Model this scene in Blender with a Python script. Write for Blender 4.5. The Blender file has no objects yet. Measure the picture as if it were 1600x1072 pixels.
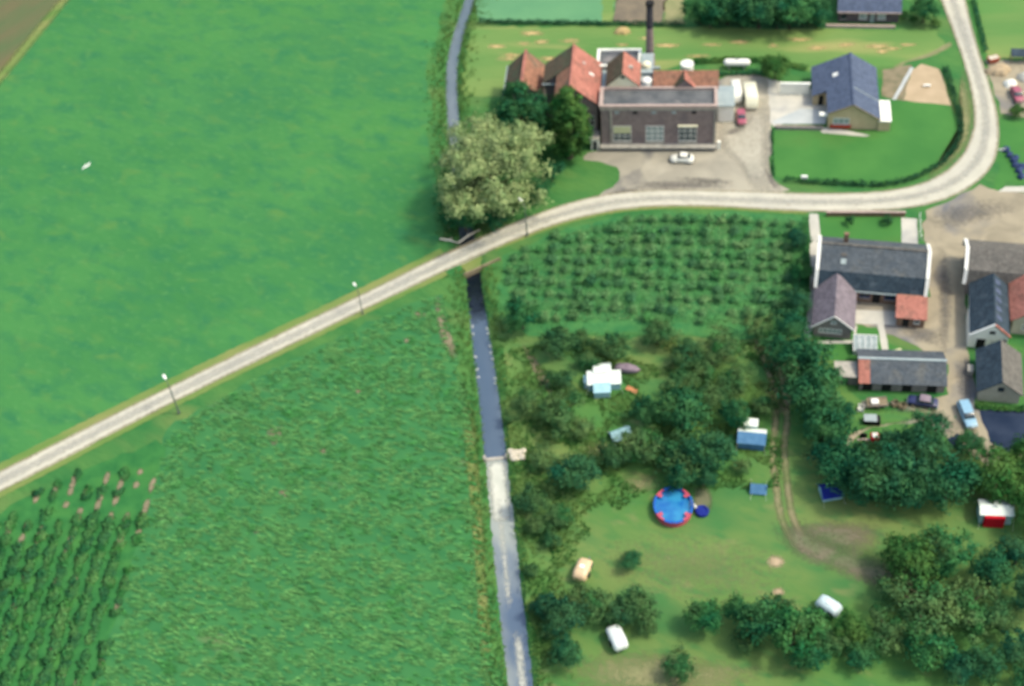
import bpy, math, random
import numpy as np
from mathutils import Vector, Matrix

# ------------------------------------------------------------------ camera, sky, sun, exposure
SC = bpy.context.scene
COL = SC.collection
CAM_H = 155.0                      # metres above the fields
FPX = 2222.0                       # focal length in pixels of a 1600 px wide frame (50 mm lens)
NADIR = (1020.0, 2600.0)           # where all plumb lines meet in the photograph

_d = np.array([NADIR[0] - 800, -(NADIR[1] - 536), -FPX]); _d /= np.linalg.norm(_d)
_up = -_d
_y = np.array([0, 0, -1.0]); _y = _y - _up * (_y @ _up); _y /= np.linalg.norm(_y)
_x = np.cross(_y, _up)
ROT = np.array([_x, _y, _up])      # camera axes -> world axes

def at(px, py, z=0.0):
    """surveyed point: where the photograph's pixel meets the level plane z"""
    d = ROT @ np.array([px - 800.0, -(py - 536.0), -FPX])
    t = (z - CAM_H) / d[2]
    return Vector((t * d[0], t * d[1], z))

def at2(px, py, z=0.0):
    p = at(px, py, z); return (p.x, p.y)

cd = bpy.data.cameras.new('camera')
cam = bpy.data.objects.new('camera', cd); COL.objects.link(cam)
cd.sensor_width = 36.0; cd.lens = 36.0 * FPX / 1600.0
cd.clip_start = 1.0; cd.clip_end = 20000.0
m4 = Matrix([[*ROT[0], 0], [*ROT[1], 0], [*ROT[2], CAM_H], [0, 0, 0, 1]])
cam.matrix_world = m4
cd.dof.use_dof = True              # the slide is slightly out of focus
cd.dof.focus_distance = 75.0
cd.dof.aperture_fstop = 0.17
SC.camera = cam

SUN_DIR = Vector((0.54, -0.08, 0.84)).normalized()   # towards the sun
W = bpy.data.worlds.new('World'); SC.world = W; W.use_nodes = True
nt = W.node_tree; bg = nt.nodes['Background']
sky = nt.nodes.new('ShaderNodeTexSky'); sky.sky_type = 'NISHITA'; sky.sun_disc = False
sky.sun_elevation = math.asin(SUN_DIR.z); sky.sun_rotation = math.atan2(SUN_DIR.x, SUN_DIR.y)
sky.air_density = 1.6; sky.dust_density = 4.0; sky.ozone_density = 1.0
nt.links.new(sky.outputs[0], bg.inputs[0]); bg.inputs[1].default_value = 0.15
sl = bpy.data.lights.new('sun', 'SUN'); sl.energy = 1.75; sl.angle = math.radians(6.0); sl.color = (1.0, 0.94, 0.78)
so = bpy.data.objects.new('sun', sl); COL.objects.link(so)
so.rotation_euler = (-SUN_DIR).to_track_quat('-Z', 'Y').to_euler()
so.location = (60, 200, 120)
SC.view_settings.view_transform = 'Standard'; SC.view_settings.look = 'None'
SC.view_settings.exposure = 0.80; SC.view_settings.gamma = 1.0
SC.render.engine = 'CYCLES'
SC.cycles.max_bounces = 6; SC.cycles.use_denoising = True

rng = random.Random(7)
NR = np.random.default_rng(11)

# ------------------------------------------------------------------ materials
def _new(name):
    m = bpy.data.materials.new(name); m.use_nodes = True
    return m, m.node_tree, m.node_tree.nodes['Principled BSDF']

def mat(name, c1, c2=None, scale=1.0, rough=0.85, detail=4.0, stretch=None, rot=0.0, extra=None,
        bump=0.0, bscale=None, spec=0.25, metal=0.0, dist=0.0, coat=0.0, lo=0.35, hi=0.65, island=0.0, coords='pos'):
    """noise-blended colour; extra = list of (colour, scale, lo, hi) patches laid over it"""
    m, t, b = _new(name); N = t.nodes; L = t.links
    b.inputs['Roughness'].default_value = rough; b.inputs['Specular IOR Level'].default_value = spec
    b.inputs['Metallic'].default_value = metal; b.inputs['Coat Weight'].default_value = coat
    if coords == 'pos':
        src = N.new('ShaderNodeNewGeometry').outputs['Position']
    else:
        src = N.new('ShaderNodeTexCoord').outputs['Object']
    mp = N.new('ShaderNodeMapping'); mp.vector_type = 'TEXTURE'
    L.new(src, mp.inputs['Vector'])
    mp.inputs['Rotation'].default_value = (0, 0, rot)
    mp.inputs['Scale'].default_value = stretch or (1, 1, 1)
    def noise(sc, de, di=0.0):
        n = N.new('ShaderNodeTexNoise'); L.new(mp.outputs[0], n.inputs['Vector'])
        n.inputs['Scale'].default_value = sc; n.inputs['Detail'].default_value = de; n.inputs['Distortion'].default_value = di
        return n.outputs['Fac']
    def ramp(fac, a, bb):
        r = N.new('ShaderNodeMapRange'); L.new(fac, r.inputs['Value'])
        r.inputs['From Min'].default_value = a; r.inputs['From Max'].default_value = bb; return r.outputs[0]
    def mix(fac, ca, cb):
        x = N.new('ShaderNodeMix'); x.data_type = 'RGBA'; L.new(fac, x.inputs['Factor'])
        for s, c in ((6, ca), (7, cb)):
            if isinstance(c, tuple): x.inputs[s].default_value = (*c, 1)
            else: L.new(c, x.inputs[s])
        return x.outputs[2]
    col = None
    if c2 is None:
        b.inputs['Base Color'].default_value = (*c1, 1)
    else:
        nf = noise(scale, detail, dist)
        col = mix(ramp(nf, lo, hi), c1, c2)
    for e in (extra or []):
        col = mix(ramp(noise(e[1], 3.0, 0.3), e[2], e[3]), col if col is not None else c1, e[0])
    if island:
        g = N.new('ShaderNodeNewGeometry')
        h = N.new('ShaderNodeHueSaturation'); L.new(col, h.inputs['Color']) if col is not None else None
        if col is None: h.inputs['Color'].default_value = (*c1, 1)
        r = N.new('ShaderNodeMapRange'); L.new(g.outputs['Random Per Island'], r.inputs['Value'])
        r.inputs['To Min'].default_value = 1 - island; r.inputs['To Max'].default_value = 1 + island
        L.new(r.outputs[0], h.inputs['Value']); col = h.outputs[0]
    if col is not None: L.new(col, b.inputs['Base Color'])
    if bump:
        bn = N.new('ShaderNodeBump'); bn.inputs['Strength'].default_value = 1.0; bn.inputs['Distance'].default_value = bump
        L.new(noise(bscale or scale * 3, 4.0), bn.inputs['Height']); L.new(bn.outputs[0], b.inputs['Normal'])
    return m

def tiles(name, c1, c2, pitch=0.34, rough=0.8, patch=None, spec=0.12):
    """roof covering: courses too fine to build at this distance, so colour and fine relief only"""
    m = mat(name, c1, c2, scale=0.9, detail=6, rough=rough, spec=spec, lo=0.3, hi=0.7, extra=patch, coords='obj', dist=0.4)
    t = m.node_tree; N = t.nodes; L = t.links; b = N['Principled BSDF']
    tc = N.new('ShaderNodeTexCoord'); w = N.new('ShaderNodeTexVoronoi'); w.inputs['Scale'].default_value = 1.0 / pitch
    L.new(tc.outputs['Object'], w.inputs['Vector'])
    bn = N.new('ShaderNodeBump'); bn.inputs['Distance'].default_value = 0.05; bn.inputs['Strength'].default_value = 0.8
    L.new(w.outputs['Distance'], bn.inputs['Height']); L.new(bn.outputs[0], b.inputs['Normal'])
    src = b.inputs['Base Color'].links[0].from_socket
    h = N.new('ShaderNodeHueSaturation'); L.new(src, h.inputs['Color'])
    r = N.new('ShaderNodeMapRange'); L.new(w.outputs['Color'], r.inputs['Value'])
    r.inputs['To Min'].default_value = 0.75; r.inputs['To Max'].default_value = 1.25
    L.new(r.outputs[0], h.inputs['Value']); L.new(h.outputs[0], b.inputs['Base Color'])
    return m

def leafmat(name, c1, c2, scale=0.7, island=0.45, trans=0.25):
    m = mat(name, c1, c2, scale=scale, rough=0.7, spec=0.15, island=island)
    t = m.node_tree; N = t.nodes; L = t.links; b = N['Principled BSDF']
    oi = N.new('ShaderNodeObjectInfo'); hs = N.new('ShaderNodeHueSaturation')
    L.new(b.inputs['Base Color'].links[0].from_socket, hs.inputs['Color'])
    for sock, lo_, hi_ in (('Hue', .475, .515), ('Value', .78, 1.22)):
        r_ = N.new('ShaderNodeMapRange'); L.new(oi.outputs['Random'], r_.inputs['Value']); r_.inputs['To Min'].default_value = hi_ if sock == 'Hue' else lo_; r_.inputs['To Max'].default_value = lo_ if sock == 'Hue' else hi_; L.new(r_.outputs[0], hs.inputs[sock])
    L.new(hs.outputs[0], b.inputs['Base Color'])
    tr = N.new('ShaderNodeBsdfTranslucent'); ms = N.new('ShaderNodeMixShader'); ms.inputs[0].default_value = trans
    L.new(b.inputs['Base Color'].links[0].from_socket, tr.inputs['Color'])
    o = N['Material Output']; L.new(b.outputs[0], ms.inputs[1]); L.new(tr.outputs[0], ms.inputs[2]); L.new(ms.outputs[0], o.inputs['Surface'])
    return m

_a, _b = at(300, 700), at(400, 735)
STREAK = math.atan2(_b.y - _a.y, _b.x - _a.x)       # direction in which the crop is laid by the wind

MT = {}
MT['ground'] = mat('rough_grass', (0.022, 0.120, 0.028), (0.058, 0.158, 0.034), scale=0.22, detail=8, rot=STREAK, stretch=(2.2, 1, 1),
                   extra=[((0.10, 0.16, 0.042), 0.09, 0.55, 0.72)], bump=0.25, bscale=1.4)
MT['meadow'] = mat('meadow_grass', (0.028, 0.142, 0.036), (0.042, 0.170, 0.041), scale=0.07, detail=10, rot=STREAK, stretch=(1.6, 1, 1),
                   extra=[((0.046, 0.172, 0.036), 0.014, 0.48, 0.72), ((0.022, 0.124, 0.041), 0.020, 0.56, 0.76), ((0.020, 0.128, 0.043), 0.32, 0.46, 0.72), ((0.062, 0.168, 0.038), 0.38, 0.56, 0.78), ((0.058, 0.185, 0.050), 1.1, 0.55, 0.80)], bump=0.12, bscale=1.1)
MT['brownfield'] = mat('sparse_brown_field', (0.070, 0.105, 0.040), (0.105, 0.098, 0.045), scale=0.25, detail=8, bump=0.2, rot=0.9, stretch=(3, 1, 1),
                       extra=[((0.13, 0.085, 0.04), 0.08, 0.55, 0.75)])
MT['farfield'] = mat('far_green_field', (0.075, 0.205, 0.095), (0.095, 0.235, 0.105), scale=0.1, detail=7, bump=0.1)
MT['hayfield'] = mat('mown_hay_field', (0.080, 0.178, 0.042), (0.140, 0.215, 0.056), scale=0.11, detail=7, rot=-0.19, stretch=(4.5, 1, 1),
                     extra=[((0.245, 0.245, 0.085), 0.10, 0.59, 0.72), ((0.050, 0.175, 0.035), 0.06, 0.56, 0.74)], bump=0.15, bscale=1.5)
MT['plough'] = mat('bare_ploughed_soil', (0.125, 0.105, 0.075), (0.165, 0.135, 0.090), scale=0.4, detail=6, bump=0.15)
MT['soil'] = mat('bare_crumbly_soil', (0.135, 0.125, 0.07), (0.215, 0.175, 0.11), scale=0.6, detail=6, bump=0.1)
MT['strip'] = mat('dry_grass_strip', (0.16, 0.18, 0.075), (0.23, 0.22, 0.105), scale=0.3, detail=6)
MT['cropsoil'] = mat('crop_floor', (0.020, 0.118, 0.034), (0.036, 0.150, 0.040), scale=0.5, detail=6, rot=STREAK, stretch=(2.5, 1, 1),
                     extra=[((0.12, 0.15, 0.06), 0.13, 0.66, 0.78)])
MT['bedsoil'] = mat('row_crop_floor', (0.014, 0.105, 0.024), (0.028, 0.140, 0.030), scale=0.5, detail=5, bump=0.1,
                    extra=[((0.04, 0.155, 0.03), 0.2, 0.5, 0.72)])
MT['plot'] = mat('bush_plot_floor', (0.022, 0.128, 0.036), (0.048, 0.165, 0.042), scale=0.5, detail=7, extra=[((0.05, 0.155, 0.036), 0.12, 0.55, 0.72)], bump=0.15)
MT['camp'] = mat('camp_grass', (0.046, 0.148, 0.030), (0.082, 0.172, 0.038), scale=0.16, detail=8, rot=STREAK, stretch=(2.0, 1, 1),
                 extra=[((0.135, 0.180, 0.052), 0.06, 0.42, 0.70), ((0.026, 0.125, 0.034), 0.09, 0.55, 0.72), ((0.04, 0.14, 0.035), 0.6, 0.5, 0.75), ((0.16, 0.18, 0.065), 0.35, 0.6, 0.78)], bump=0.15)
MT['lawn'] = mat('mown_lawn', (0.032, 0.135, 0.025), (0.046, 0.160, 0.030), scale=0.15, detail=8, bump=0.06, extra=[((0.055, 0.145, 0.028), 0.1, 0.55, 0.75)])
MT['road'] = mat('pale_concrete_road', (0.385, 0.37, 0.295), (0.45, 0.43, 0.345), scale=0.35, detail=9, rough=0.9,
                 extra=[((0.35, 0.34, 0.285), 0.06, 0.50, 0.7), ((0.32, 0.295, 0.23), 0.8, 0.62, 0.78)], bump=0.02, bscale=6)
MT['verge'] = mat('dry_verge', (0.090, 0.170, 0.035), (0.175, 0.195, 0.060), scale=0.35, detail=7, rot=0.45, stretch=(4, 1, 1), bump=0.12)
MT['court'] = mat('dusty_forecourt', (0.225, 0.21, 0.165), (0.32, 0.295, 0.225), scale=0.18, detail=8, dist=0.6,
                  extra=[((0.13, 0.125, 0.115), 0.11, 0.57, 0.70), ((0.40, 0.37, 0.29), 0.09, 0.58, 0.74)])
MT['yard'] = mat('worn_farm_yard', (0.215, 0.188, 0.130), (0.32, 0.277, 0.19), scale=0.20, detail=8, dist=0.8,
                 extra=[((0.135, 0.135, 0.135), 0.10, 0.54, 0.68), ((0.34, 0.30, 0.20), 0.07, 0.58, 0.72)])
MT['rut'] = mat('damp_rutted_earth', (0.12, 0.115, 0.10), (0.17, 0.155, 0.13), scale=0.4, detail=7)
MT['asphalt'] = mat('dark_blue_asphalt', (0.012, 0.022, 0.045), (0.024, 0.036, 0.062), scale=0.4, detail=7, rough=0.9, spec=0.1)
MT['paving'] = mat('pale_paving', (0.37, 0.36, 0.31), (0.46, 0.44, 0.37), scale=0.5, detail=6, extra=[((0.30, 0.30, 0.28), 0.2, 0.56, 0.7)])
MT['drive'] = mat('pale_dusty_drive', (0.29, 0.275, 0.215), (0.37, 0.345, 0.27), scale=0.25, detail=8, dist=.5, extra=[((0.23, 0.215, 0.175), 0.2, 0.52, 0.7)])
MT['terrace'] = mat('grey_terrace_slabs', (0.33, 0.36, 0.35), (0.41, 0.43, 0.41), scale=0.4, detail=6)
MT['sand'] = mat('raked_sand', (0.33, 0.255, 0.155), (0.39, 0.30, 0.19), scale=0.5, detail=6, bump=0.05)
MT['track'] = mat('worn_sandy_track', (0.13, 0.155, 0.06), (0.22, 0.19, 0.105), scale=0.5, detail=7, dist=0.5)
MT['trackbrown'] = mat('worn_brown_track', (0.085, 0.125, 0.05), (0.155, 0.135, 0.09), scale=0.3, detail=7, dist=0.5)
MT['brick'] = mat('brown_brick', (0.175, 0.136, 0.128), (0.230, 0.180, 0.165), scale=1.2, detail=9, bump=0.02, bscale=8, coords='obj',
                  extra=[((0.150, 0.122, 0.122), 0.35, 0.55, 0.72)])
MT['brickdark'] = mat('dark_brick', (0.075, 0.062, 0.068), (0.115, 0.088, 0.085), scale=1.5, detail=8, coords='obj')
MT['brickred'] = mat('red_brown_brick', (0.17, 0.105, 0.070), (0.23, 0.145, 0.095), scale=1.5, detail=8, coords='obj')
MT['brickgrey'] = mat('grey_brick', (0.185, 0.165, 0.15), (0.25, 0.22, 0.20), scale=1.5, detail=8, coords='obj')
MT['tanwall'] = mat('tan_brick', (0.43, 0.335, 0.195), (0.50, 0.39, 0.235), scale=1.0, detail=8, coords='obj')
MT['beige'] = mat('beige_render', (0.30, 0.275, 0.215), (0.365, 0.335, 0.265), scale=0.8, detail=8, coords='obj')
MT['white'] = mat('white_render', (0.70, 0.69, 0.60), (0.78, 0.77, 0.67), scale=0.8, detail=8, coords='obj', extra=[((0.47, 0.46, 0.40), 0.7, 0.62, 0.78)])
MT['whitepaint'] = mat('white_paint', (0.70, 0.69, 0.62), (0.76, 0.75, 0.68), scale=1.5, rough=0.5, coords='obj')
MT['cream'] = mat('cream_plaster', (0.68, 0.64, 0.44), (0.76, 0.71, 0.51), scale=1.0, coords='obj')
MT['concrete'] = mat('weathered_concrete', (0.28, 0.265, 0.225), (0.37, 0.345, 0.29), scale=1.2, detail=8, coords='obj')
MT['coping'] = mat('pinkish_coping', (0.33, 0.25, 0.215), (0.40, 0.31, 0.265), scale=1.5, detail=6, coords='obj')
MT['bitumen'] = mat('bitumen_felt', (0.062, 0.070, 0.075), (0.115, 0.120, 0.120), scale=0.5, detail=8, coords='obj', extra=[((0.19, 0.18, 0.17), 0.28, 0.58, 0.74)])
MT['redtile'] = tiles('orange_red_tiles', (0.275, 0.112, 0.085), (0.36, 0.150, 0.112), patch=[((0.21, 0.10, 0.075), 0.5, 0.52, 0.7)])
MT['oldtile'] = tiles('old_brown_tiles', (0.20, 0.105, 0.070), (0.28, 0.135, 0.085), patch=[((0.14, 0.105, 0.07), 0.4, 0.55, 0.7)])
MT['mosstile'] = tiles('mossy_tiles', (0.078, 0.070, 0.046), (0.115, 0.080, 0.052), patch=[((0.075, 0.085, 0.05), 0.4, 0.5, 0.68)])  # mossy tone for left slopes, with their shade put into the colour
MT['slate'] = tiles('blue_grey_slates', (0.060, 0.080, 0.125), (0.078, 0.100, 0.150), rough=0.7)
MT['darkslate'] = tiles('dark_slates', (0.055, 0.068, 0.080), (0.080, 0.092, 0.100), rough=0.75, patch=[((0.10, 0.105, 0.10), 0.4, 0.55, 0.72)])
MT['bluedark'] = tiles('dark_blue_tiles', (0.026, 0.042, 0.056), (0.042, 0.062, 0.078), rough=0.7, patch=[((0.065, 0.085, 0.10), 0.6, 0.58, 0.72)])
MT['purpletile'] = tiles('purple_grey_tiles', (0.135, 0.115, 0.130), (0.175, 0.150, 0.165))
MT['greyroof'] = tiles('grey_brown_tiles', (0.095, 0.092, 0.082), (0.130, 0.120, 0.105))
MT['zinc'] = mat('zinc_sheet', (0.24, 0.29, 0.29), (0.30, 0.35, 0.34), scale=1.0, rough=0.5, coords='obj')
MT['glass'] = mat('window_glass', (0.020, 0.035, 0.040), None, rough=0.08, spec=0.8)
MT['midglass'] = mat('greyish_factory_glass', (0.055, 0.075, 0.078), (0.11, 0.135, 0.13), scale=1.2, rough=0.15, spec=0.6, coords='obj')
MT['paleglass'] = mat('curtained_glass', (0.20, 0.25, 0.24), (0.30, 0.35, 0.33), scale=2.0, rough=0.2, spec=0.6, coords='obj')
MT['dark'] = mat('dark_opening', (0.012, 0.012, 0.012))
MT['blind'] = mat('yellow_blind', (0.46, 0.46, 0.26), (0.52, 0.52, 0.30), scale=3, coords='obj')
MT['metal'] = mat('grey_metal', (0.16, 0.17, 0.17), (0.21, 0.22, 0.22), scale=2, rough=0.45, metal=0.4, coords='obj')
MT['lampmetal'] = mat('grey_green_pole', (0.10, 0.125, 0.11), None, rough=0.5)
MT['wood'] = mat('weathered_wood', (0.17, 0.135, 0.085), (0.24, 0.195, 0.12), scale=2, coords='obj')
MT['bark'] = mat('bark', (0.060, 0.048, 0.034), (0.10, 0.08, 0.055), scale=2.0, coords='obj', bump=0.04)
MT['rubber'] = mat('rubber', (0.018, 0.018, 0.018), None, rough=0.9)
MT['chrome'] = mat('chrome', (0.55, 0.55, 0.53), None, rough=0.25, metal=0.9)
MT['rubble'] = mat('pale_rubble', (0.42, 0.37, 0.28), (0.54, 0.50, 0.40), scale=1.5, coords='obj')
MT['hay'] = mat('hay', (0.40, 0.29, 0.12), (0.50, 0.38, 0.18), scale=1.5, detail=8, bump=0.1, bscale=5)
MT['redflower'] = mat('red_flowers', (0.36, 0.018, 0.016), (0.22, 0.05, 0.02), scale=5, coords='obj')
def paint(n, c, rough=0.35): return mat(n, c, tuple(x * 0.9 for x in c), scale=1.5, rough=rough, coat=0.4, spec=0.5, coords='obj')
MT['p_white'] = paint('white_car_paint', (0.72, 0.71, 0.62)); MT['p_red'] = paint('red_car_paint', (0.30, 0.065, 0.095))
MT['p_navy'] = paint('navy_car_paint', (0.016, 0.02, 0.075)); MT['p_sky'] = paint('pale_blue_car_paint', (0.20, 0.36, 0.46))
MT['p_cream'] = paint('cream_van_paint', (0.68, 0.66, 0.48)); MT['p_grey'] = paint('grey_van_paint', (0.50, 0.50, 0.45))
MT['c_beige'] = paint('beige_caravan_skin', (0.58, 0.42, 0.24), 0.5); MT['c_white'] = paint('white_caravan_skin', (0.60, 0.64, 0.60), 0.5)
MT['c_pale'] = paint('pale_blue_caravan_skin', (0.46, 0.57, 0.57), 0.5)
def cloth(n, a, b): return mat(n, a, b, scale=1.2, rough=0.95, spec=0.05, coords='obj', bump=0.03, bscale=3)
MT['t_white'] = cloth('white_canvas', (0.60, 0.66, 0.58), (0.68, 0.73, 0.65)); MT['t_pale'] = cloth('pale_blue_canvas', (0.26, 0.44, 0.48), (0.32, 0.50, 0.53))
MT['t_blue'] = cloth('blue_canvas', (0.065, 0.16, 0.28), (0.09, 0.20, 0.33)); MT['t_navy'] = cloth('navy_canvas', (0.012, 0.02, 0.16), (0.02, 0.035, 0.22))
MT['t_red'] = cloth('red_canvas', (0.45, 0.012, 0.022), (0.38, 0.01, 0.02)); MT['t_mauve'] = cloth('mauve_canvas', (0.18, 0.14, 0.165), (0.23, 0.185, 0.21))
MT['t_orange'] = cloth('orange_canvas', (0.52, 0.22, 0.10), (0.58, 0.28, 0.14))
MT['poolred'] = mat('red_pool_wall', (0.46, 0.075, 0.11), (0.40, 0.07, 0.11), scale=3, rough=0.5, coords='obj')
MT['poolblue'] = mat('blue_pool_liner', (0.012, 0.085, 0.36), (0.02, 0.12, 0.42), scale=2, rough=0.4, coords='obj')
MT['stone'] = mat('pale_bank_stone', (0.30, 0.33, 0.34), (0.40, 0.42, 0.40), scale=3, coords='obj')

def water(name, c1, c2, rough, wscale):
    m = mat(name, c1, c2, scale=0.25, detail=5, rough=rough, spec=1.0, stretch=(1, 5, 1), bump=0.012, bscale=wscale)
    return m
MT['water'] = water('blue_stream_water', (0.050, 0.080, 0.118), (0.078, 0.108, 0.142), 0.05, 2.0)
MT['poolwat'] = water('deep_dark_water', (0.003, 0.006, 0.010), (0.005, 0.009, 0.015), 0.06, 2.0)  # near-black colour for the reflection painted by the bridge
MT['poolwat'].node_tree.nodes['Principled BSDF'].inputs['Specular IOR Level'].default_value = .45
MT['uppwater'] = water('silty_stream_water', (0.085, 0.115, 0.130), (0.130, 0.155, 0.165), 0.08, 2.0)  # paler grey-blue base colour for the upper stretch
MT['milky'] = mat('milky_stream_water', (0.075, 0.110, 0.160), (0.27, 0.295, 0.265), scale=0.13, detail=5, rough=0.12, spec=0.6, stretch=(1, 2.2, 1), bump=0.015, bscale=2.0, lo=0.38, hi=0.62)
MT['poolwater'] = mat('pool_water', (0.008, 0.10, 0.32), (0.03, 0.22, 0.40), scale=0.6, rough=0.12, spec=0.5, coords='obj', bump=0.02, bscale=2.5)

LF = {}
LF['orchard'] = leafmat('orchard_leaf', (0.026, 0.125, 0.042), (0.098, 0.185, 0.058), scale=0.35, island=0.35)
LF['deep'] = leafmat('deep_green_leaf', (0.008, 0.098, 0.046), (0.050, 0.158, 0.052), scale=0.3, island=0.35)
LF['bright'] = leafmat('yellow_green_leaf', (0.018, 0.115, 0.026), (0.075, 0.170, 0.036), scale=0.3, island=0.35)
LF['willow'] = leafmat('pale_willow_leaf', (0.195, 0.310, 0.120), (0.350, 0.430, 0.185), island=0.2)
LF['bush'] = leafmat('fruit_bush_leaf', (0.055, 0.205, 0.075), (0.115, 0.255, 0.092), scale=0.3, island=0.3)
LF['row'] = leafmat('row_crop_leaf', (0.018, 0.120, 0.036), (0.062, 0.190, 0.052), island=0.35)
LF['hedge'] = leafmat('hedge_leaf', (0.008, 0.065, 0.028), (0.024, 0.090, 0.034))
LF['crop'] = leafmat('crop_blade', (0.052, 0.215, 0.060), (0.100, 0.275, 0.080), scale=0.35, island=0.25, trans=0.08)
LF['tuft'] = leafmat('bank_grass_blade', (0.040, 0.155, 0.034), (0.110, 0.195, 0.050), scale=0.25, island=0.25)

# ------------------------------------------------------------------ helpers
def link(o, parent=None):
    COL.objects.link(o)
    if parent is not None: o.parent = parent
    return o

def tag(o, label=None, cat=None, group=None, kind=None):
    if label: o['label'] = label
    if cat: o['category'] = cat
    if group: o['group'] = group
    if kind: o['kind'] = kind
    return o

def empty(name, loc, rz=0.0, label=None, cat=None, group=None):
    o = bpy.data.objects.new(name, None); o.empty_display_size = 0.5
    o.location = loc; o.rotation_euler = (0, 0, rz); COL.objects.link(o)
    return tag(o, label, cat, group)

class MB:
    def __init__(s): s.v = []; s.f = []
    def quad(s, *p):
        n = len(s.v); s.v += [tuple(q) for q in p]; s.f.append(tuple(range(n, n + len(p)))); return s
    def hull(s, bottom, top):
        """closed solid between two matching rings"""
        n = len(s.v); k = len(bottom); s.v += [tuple(q) for q in bottom] + [tuple(q) for q in top]
        s.f.append(tuple(range(n + k - 1, n - 1, -1))); s.f.append(tuple(range(n + k, n + 2 * k)))
        for i in range(k):
            j = (i + 1) % k; s.f.append((n + i, n + j, n + k + j, n + k + i))
        return s
    def box(s, x0, x1, y0, y1, z0, z1):
        return s.hull([(x0, y0, z0), (x1, y0, z0), (x1, y1, z0), (x0, y1, z0)], [(x0, y0, z1), (x1, y0, z1), (x1, y1, z1), (x0, y1, z1)])
    def slab(s, pts, th):
        """flat plate of thickness th below the given corner points"""
        p = [Vector(q) for q in pts]; n = (p[1] - p[0]).cross(p[2] - p[0]).normalized()
        if n.z < 0: p.reverse(); n = -n
        return s.hull([q - n * th for q in p], p)
    def loft(s, rings, cap=True):
        n = len(s.v); k = len(rings[0])
        for r in rings: s.v += [tuple(q) for q in r]
        for a in range(len(rings) - 1):
            for i in range(k):
                j = (i + 1) % k
                s.f.append((n + a * k + i, n + a * k + j, n + (a + 1) * k + j, n + (a + 1) * k + i))
        if cap:
            s.f.append(tuple(range(n + k - 1, n - 1, -1))); e = n + (len(rings) - 1) * k; s.f.append(tuple(range(e, e + k)))
        return s
    def tube(s, path, radii, seg=8):
        rings = []
        P = [Vector(p) for p in path]
        for i, p in enumerate(P):
            d = (P[min(i + 1, len(P) - 1)] - P[max(i - 1, 0)]).normalized()
            a = d.orthogonal().normalized(); b = d.cross(a)
            if i and (a - pa).length > 1.2: pass
            pa = a
            r = radii[i] if hasattr(radii, '__len__') else radii
            rings.append([p + (a * math.cos(t) + b * math.sin(t)) * r for t in [2 * math.pi * k / seg for k in range(seg)]])
        return s.loft(rings)
    def cyl(s, c, r0, r1, h, seg=20):
        ring = lambda r, z: [(c[0] + r * math.cos(2 * math.pi * k / seg), c[1] + r * math.sin(2 * math.pi * k / seg), c[2] + z) for k in range(seg)]
        return s.loft([ring(r0, 0), ring(r1, h)])
    def build(s, name, m, parent=None, smooth=False, bevel=0.0):
        me = bpy.data.meshes.new(name); me.from_pydata(s.v, [], s.f); me.materials.append(MT[m] if isinstance(m, str) else m)
        if smooth:
            for p in me.polygons: p.use_smooth = True
        me.update()
        o = link(bpy.data.objects.new(name, me), parent)
        if bevel:
            b = o.modifiers.new('bevel', 'BEVEL'); b.width = bevel; b.segments = 2; b.limit_method = 'ANGLE'
        return o

def tri_mesh(name, verts, faces, m, normals=None):
    """fast mesh from numpy arrays; faces (n,k)"""
    me = bpy.data.meshes.new(name); k = faces.shape[1]; n = len(faces)
    me.vertices.add(len(verts)); me.vertices.foreach_set('co', verts.astype(np.float32).ravel())
    me.loops.add(n * k); me.loops.foreach_set('vertex_index', faces.astype(np.int32).ravel())
    me.polygons.add(n); me.polygons.foreach_set('loop_start', np.arange(0, n * k, k, dtype=np.int32))
    me.update(calc_edges=True); me.materials.append(m)
    if normals is not None:
        me.polygons.foreach_set('use_smooth', np.ones(n, bool))
        me.normals_split_custom_set_from_vertices(normals.astype(np.float32))
    return me

def densify(pts, step, closed):
    out = []; n = len(pts)
    for i in range(n if closed else n - 1):
        a = Vector(pts[i]); b = Vector(pts[(i + 1) % n]); k = max(1, int((b - a).length / step))
        for j in range(k): out.append(a.lerp(b, j / k))
    if not closed: out.append(Vector(pts[-1]))
    return out

def smooth_line(pts, it=2, closed=False):
    P = [Vector(p) for p in pts]
    for _ in range(it):
        Q = [] if closed else [P[0]]
        n = len(P)
        for i in range(n if closed else n - 1):
            a, b = P[i], P[(i + 1) % n]
            Q += [a.lerp(b, 0.25), a.lerp(b, 0.75)]
        if not closed: Q.append(P[-1])
        P = Q
    return P

from mathutils.geometry import tessellate_polygon
def sheet(name, px, z, m, rough=0.25, step=1.5, it=0, world=False, kind='structure', parent=None):
    """flat patch of the setting with a slightly ragged edge"""
    pts = [Vector((*p, 0)) if world else at(*p) for p in px]
    if it: pts = smooth_line(pts, it, True)
    r = random.Random(name)
    ring = []
    for p in densify(pts, step, True):
        if rough and math.hypot(p.x, p.y - 150) < 170: p = p + Vector((r.uniform(-1, 1), r.uniform(-1, 1), 0)) * rough
        ring.append(Vector((p.x, p.y, z)))
    tris = tessellate_polygon([ring])
    me = bpy.data.meshes.new(name); me.from_pydata([tuple(p) for p in ring], [], [tuple(t) for t in tris]); me.materials.append(MT[m])
    bm_fix(me)
    o = link(bpy.data.objects.new(name, me), parent)
    if parent is None: o['kind'] = kind
    return o

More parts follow.
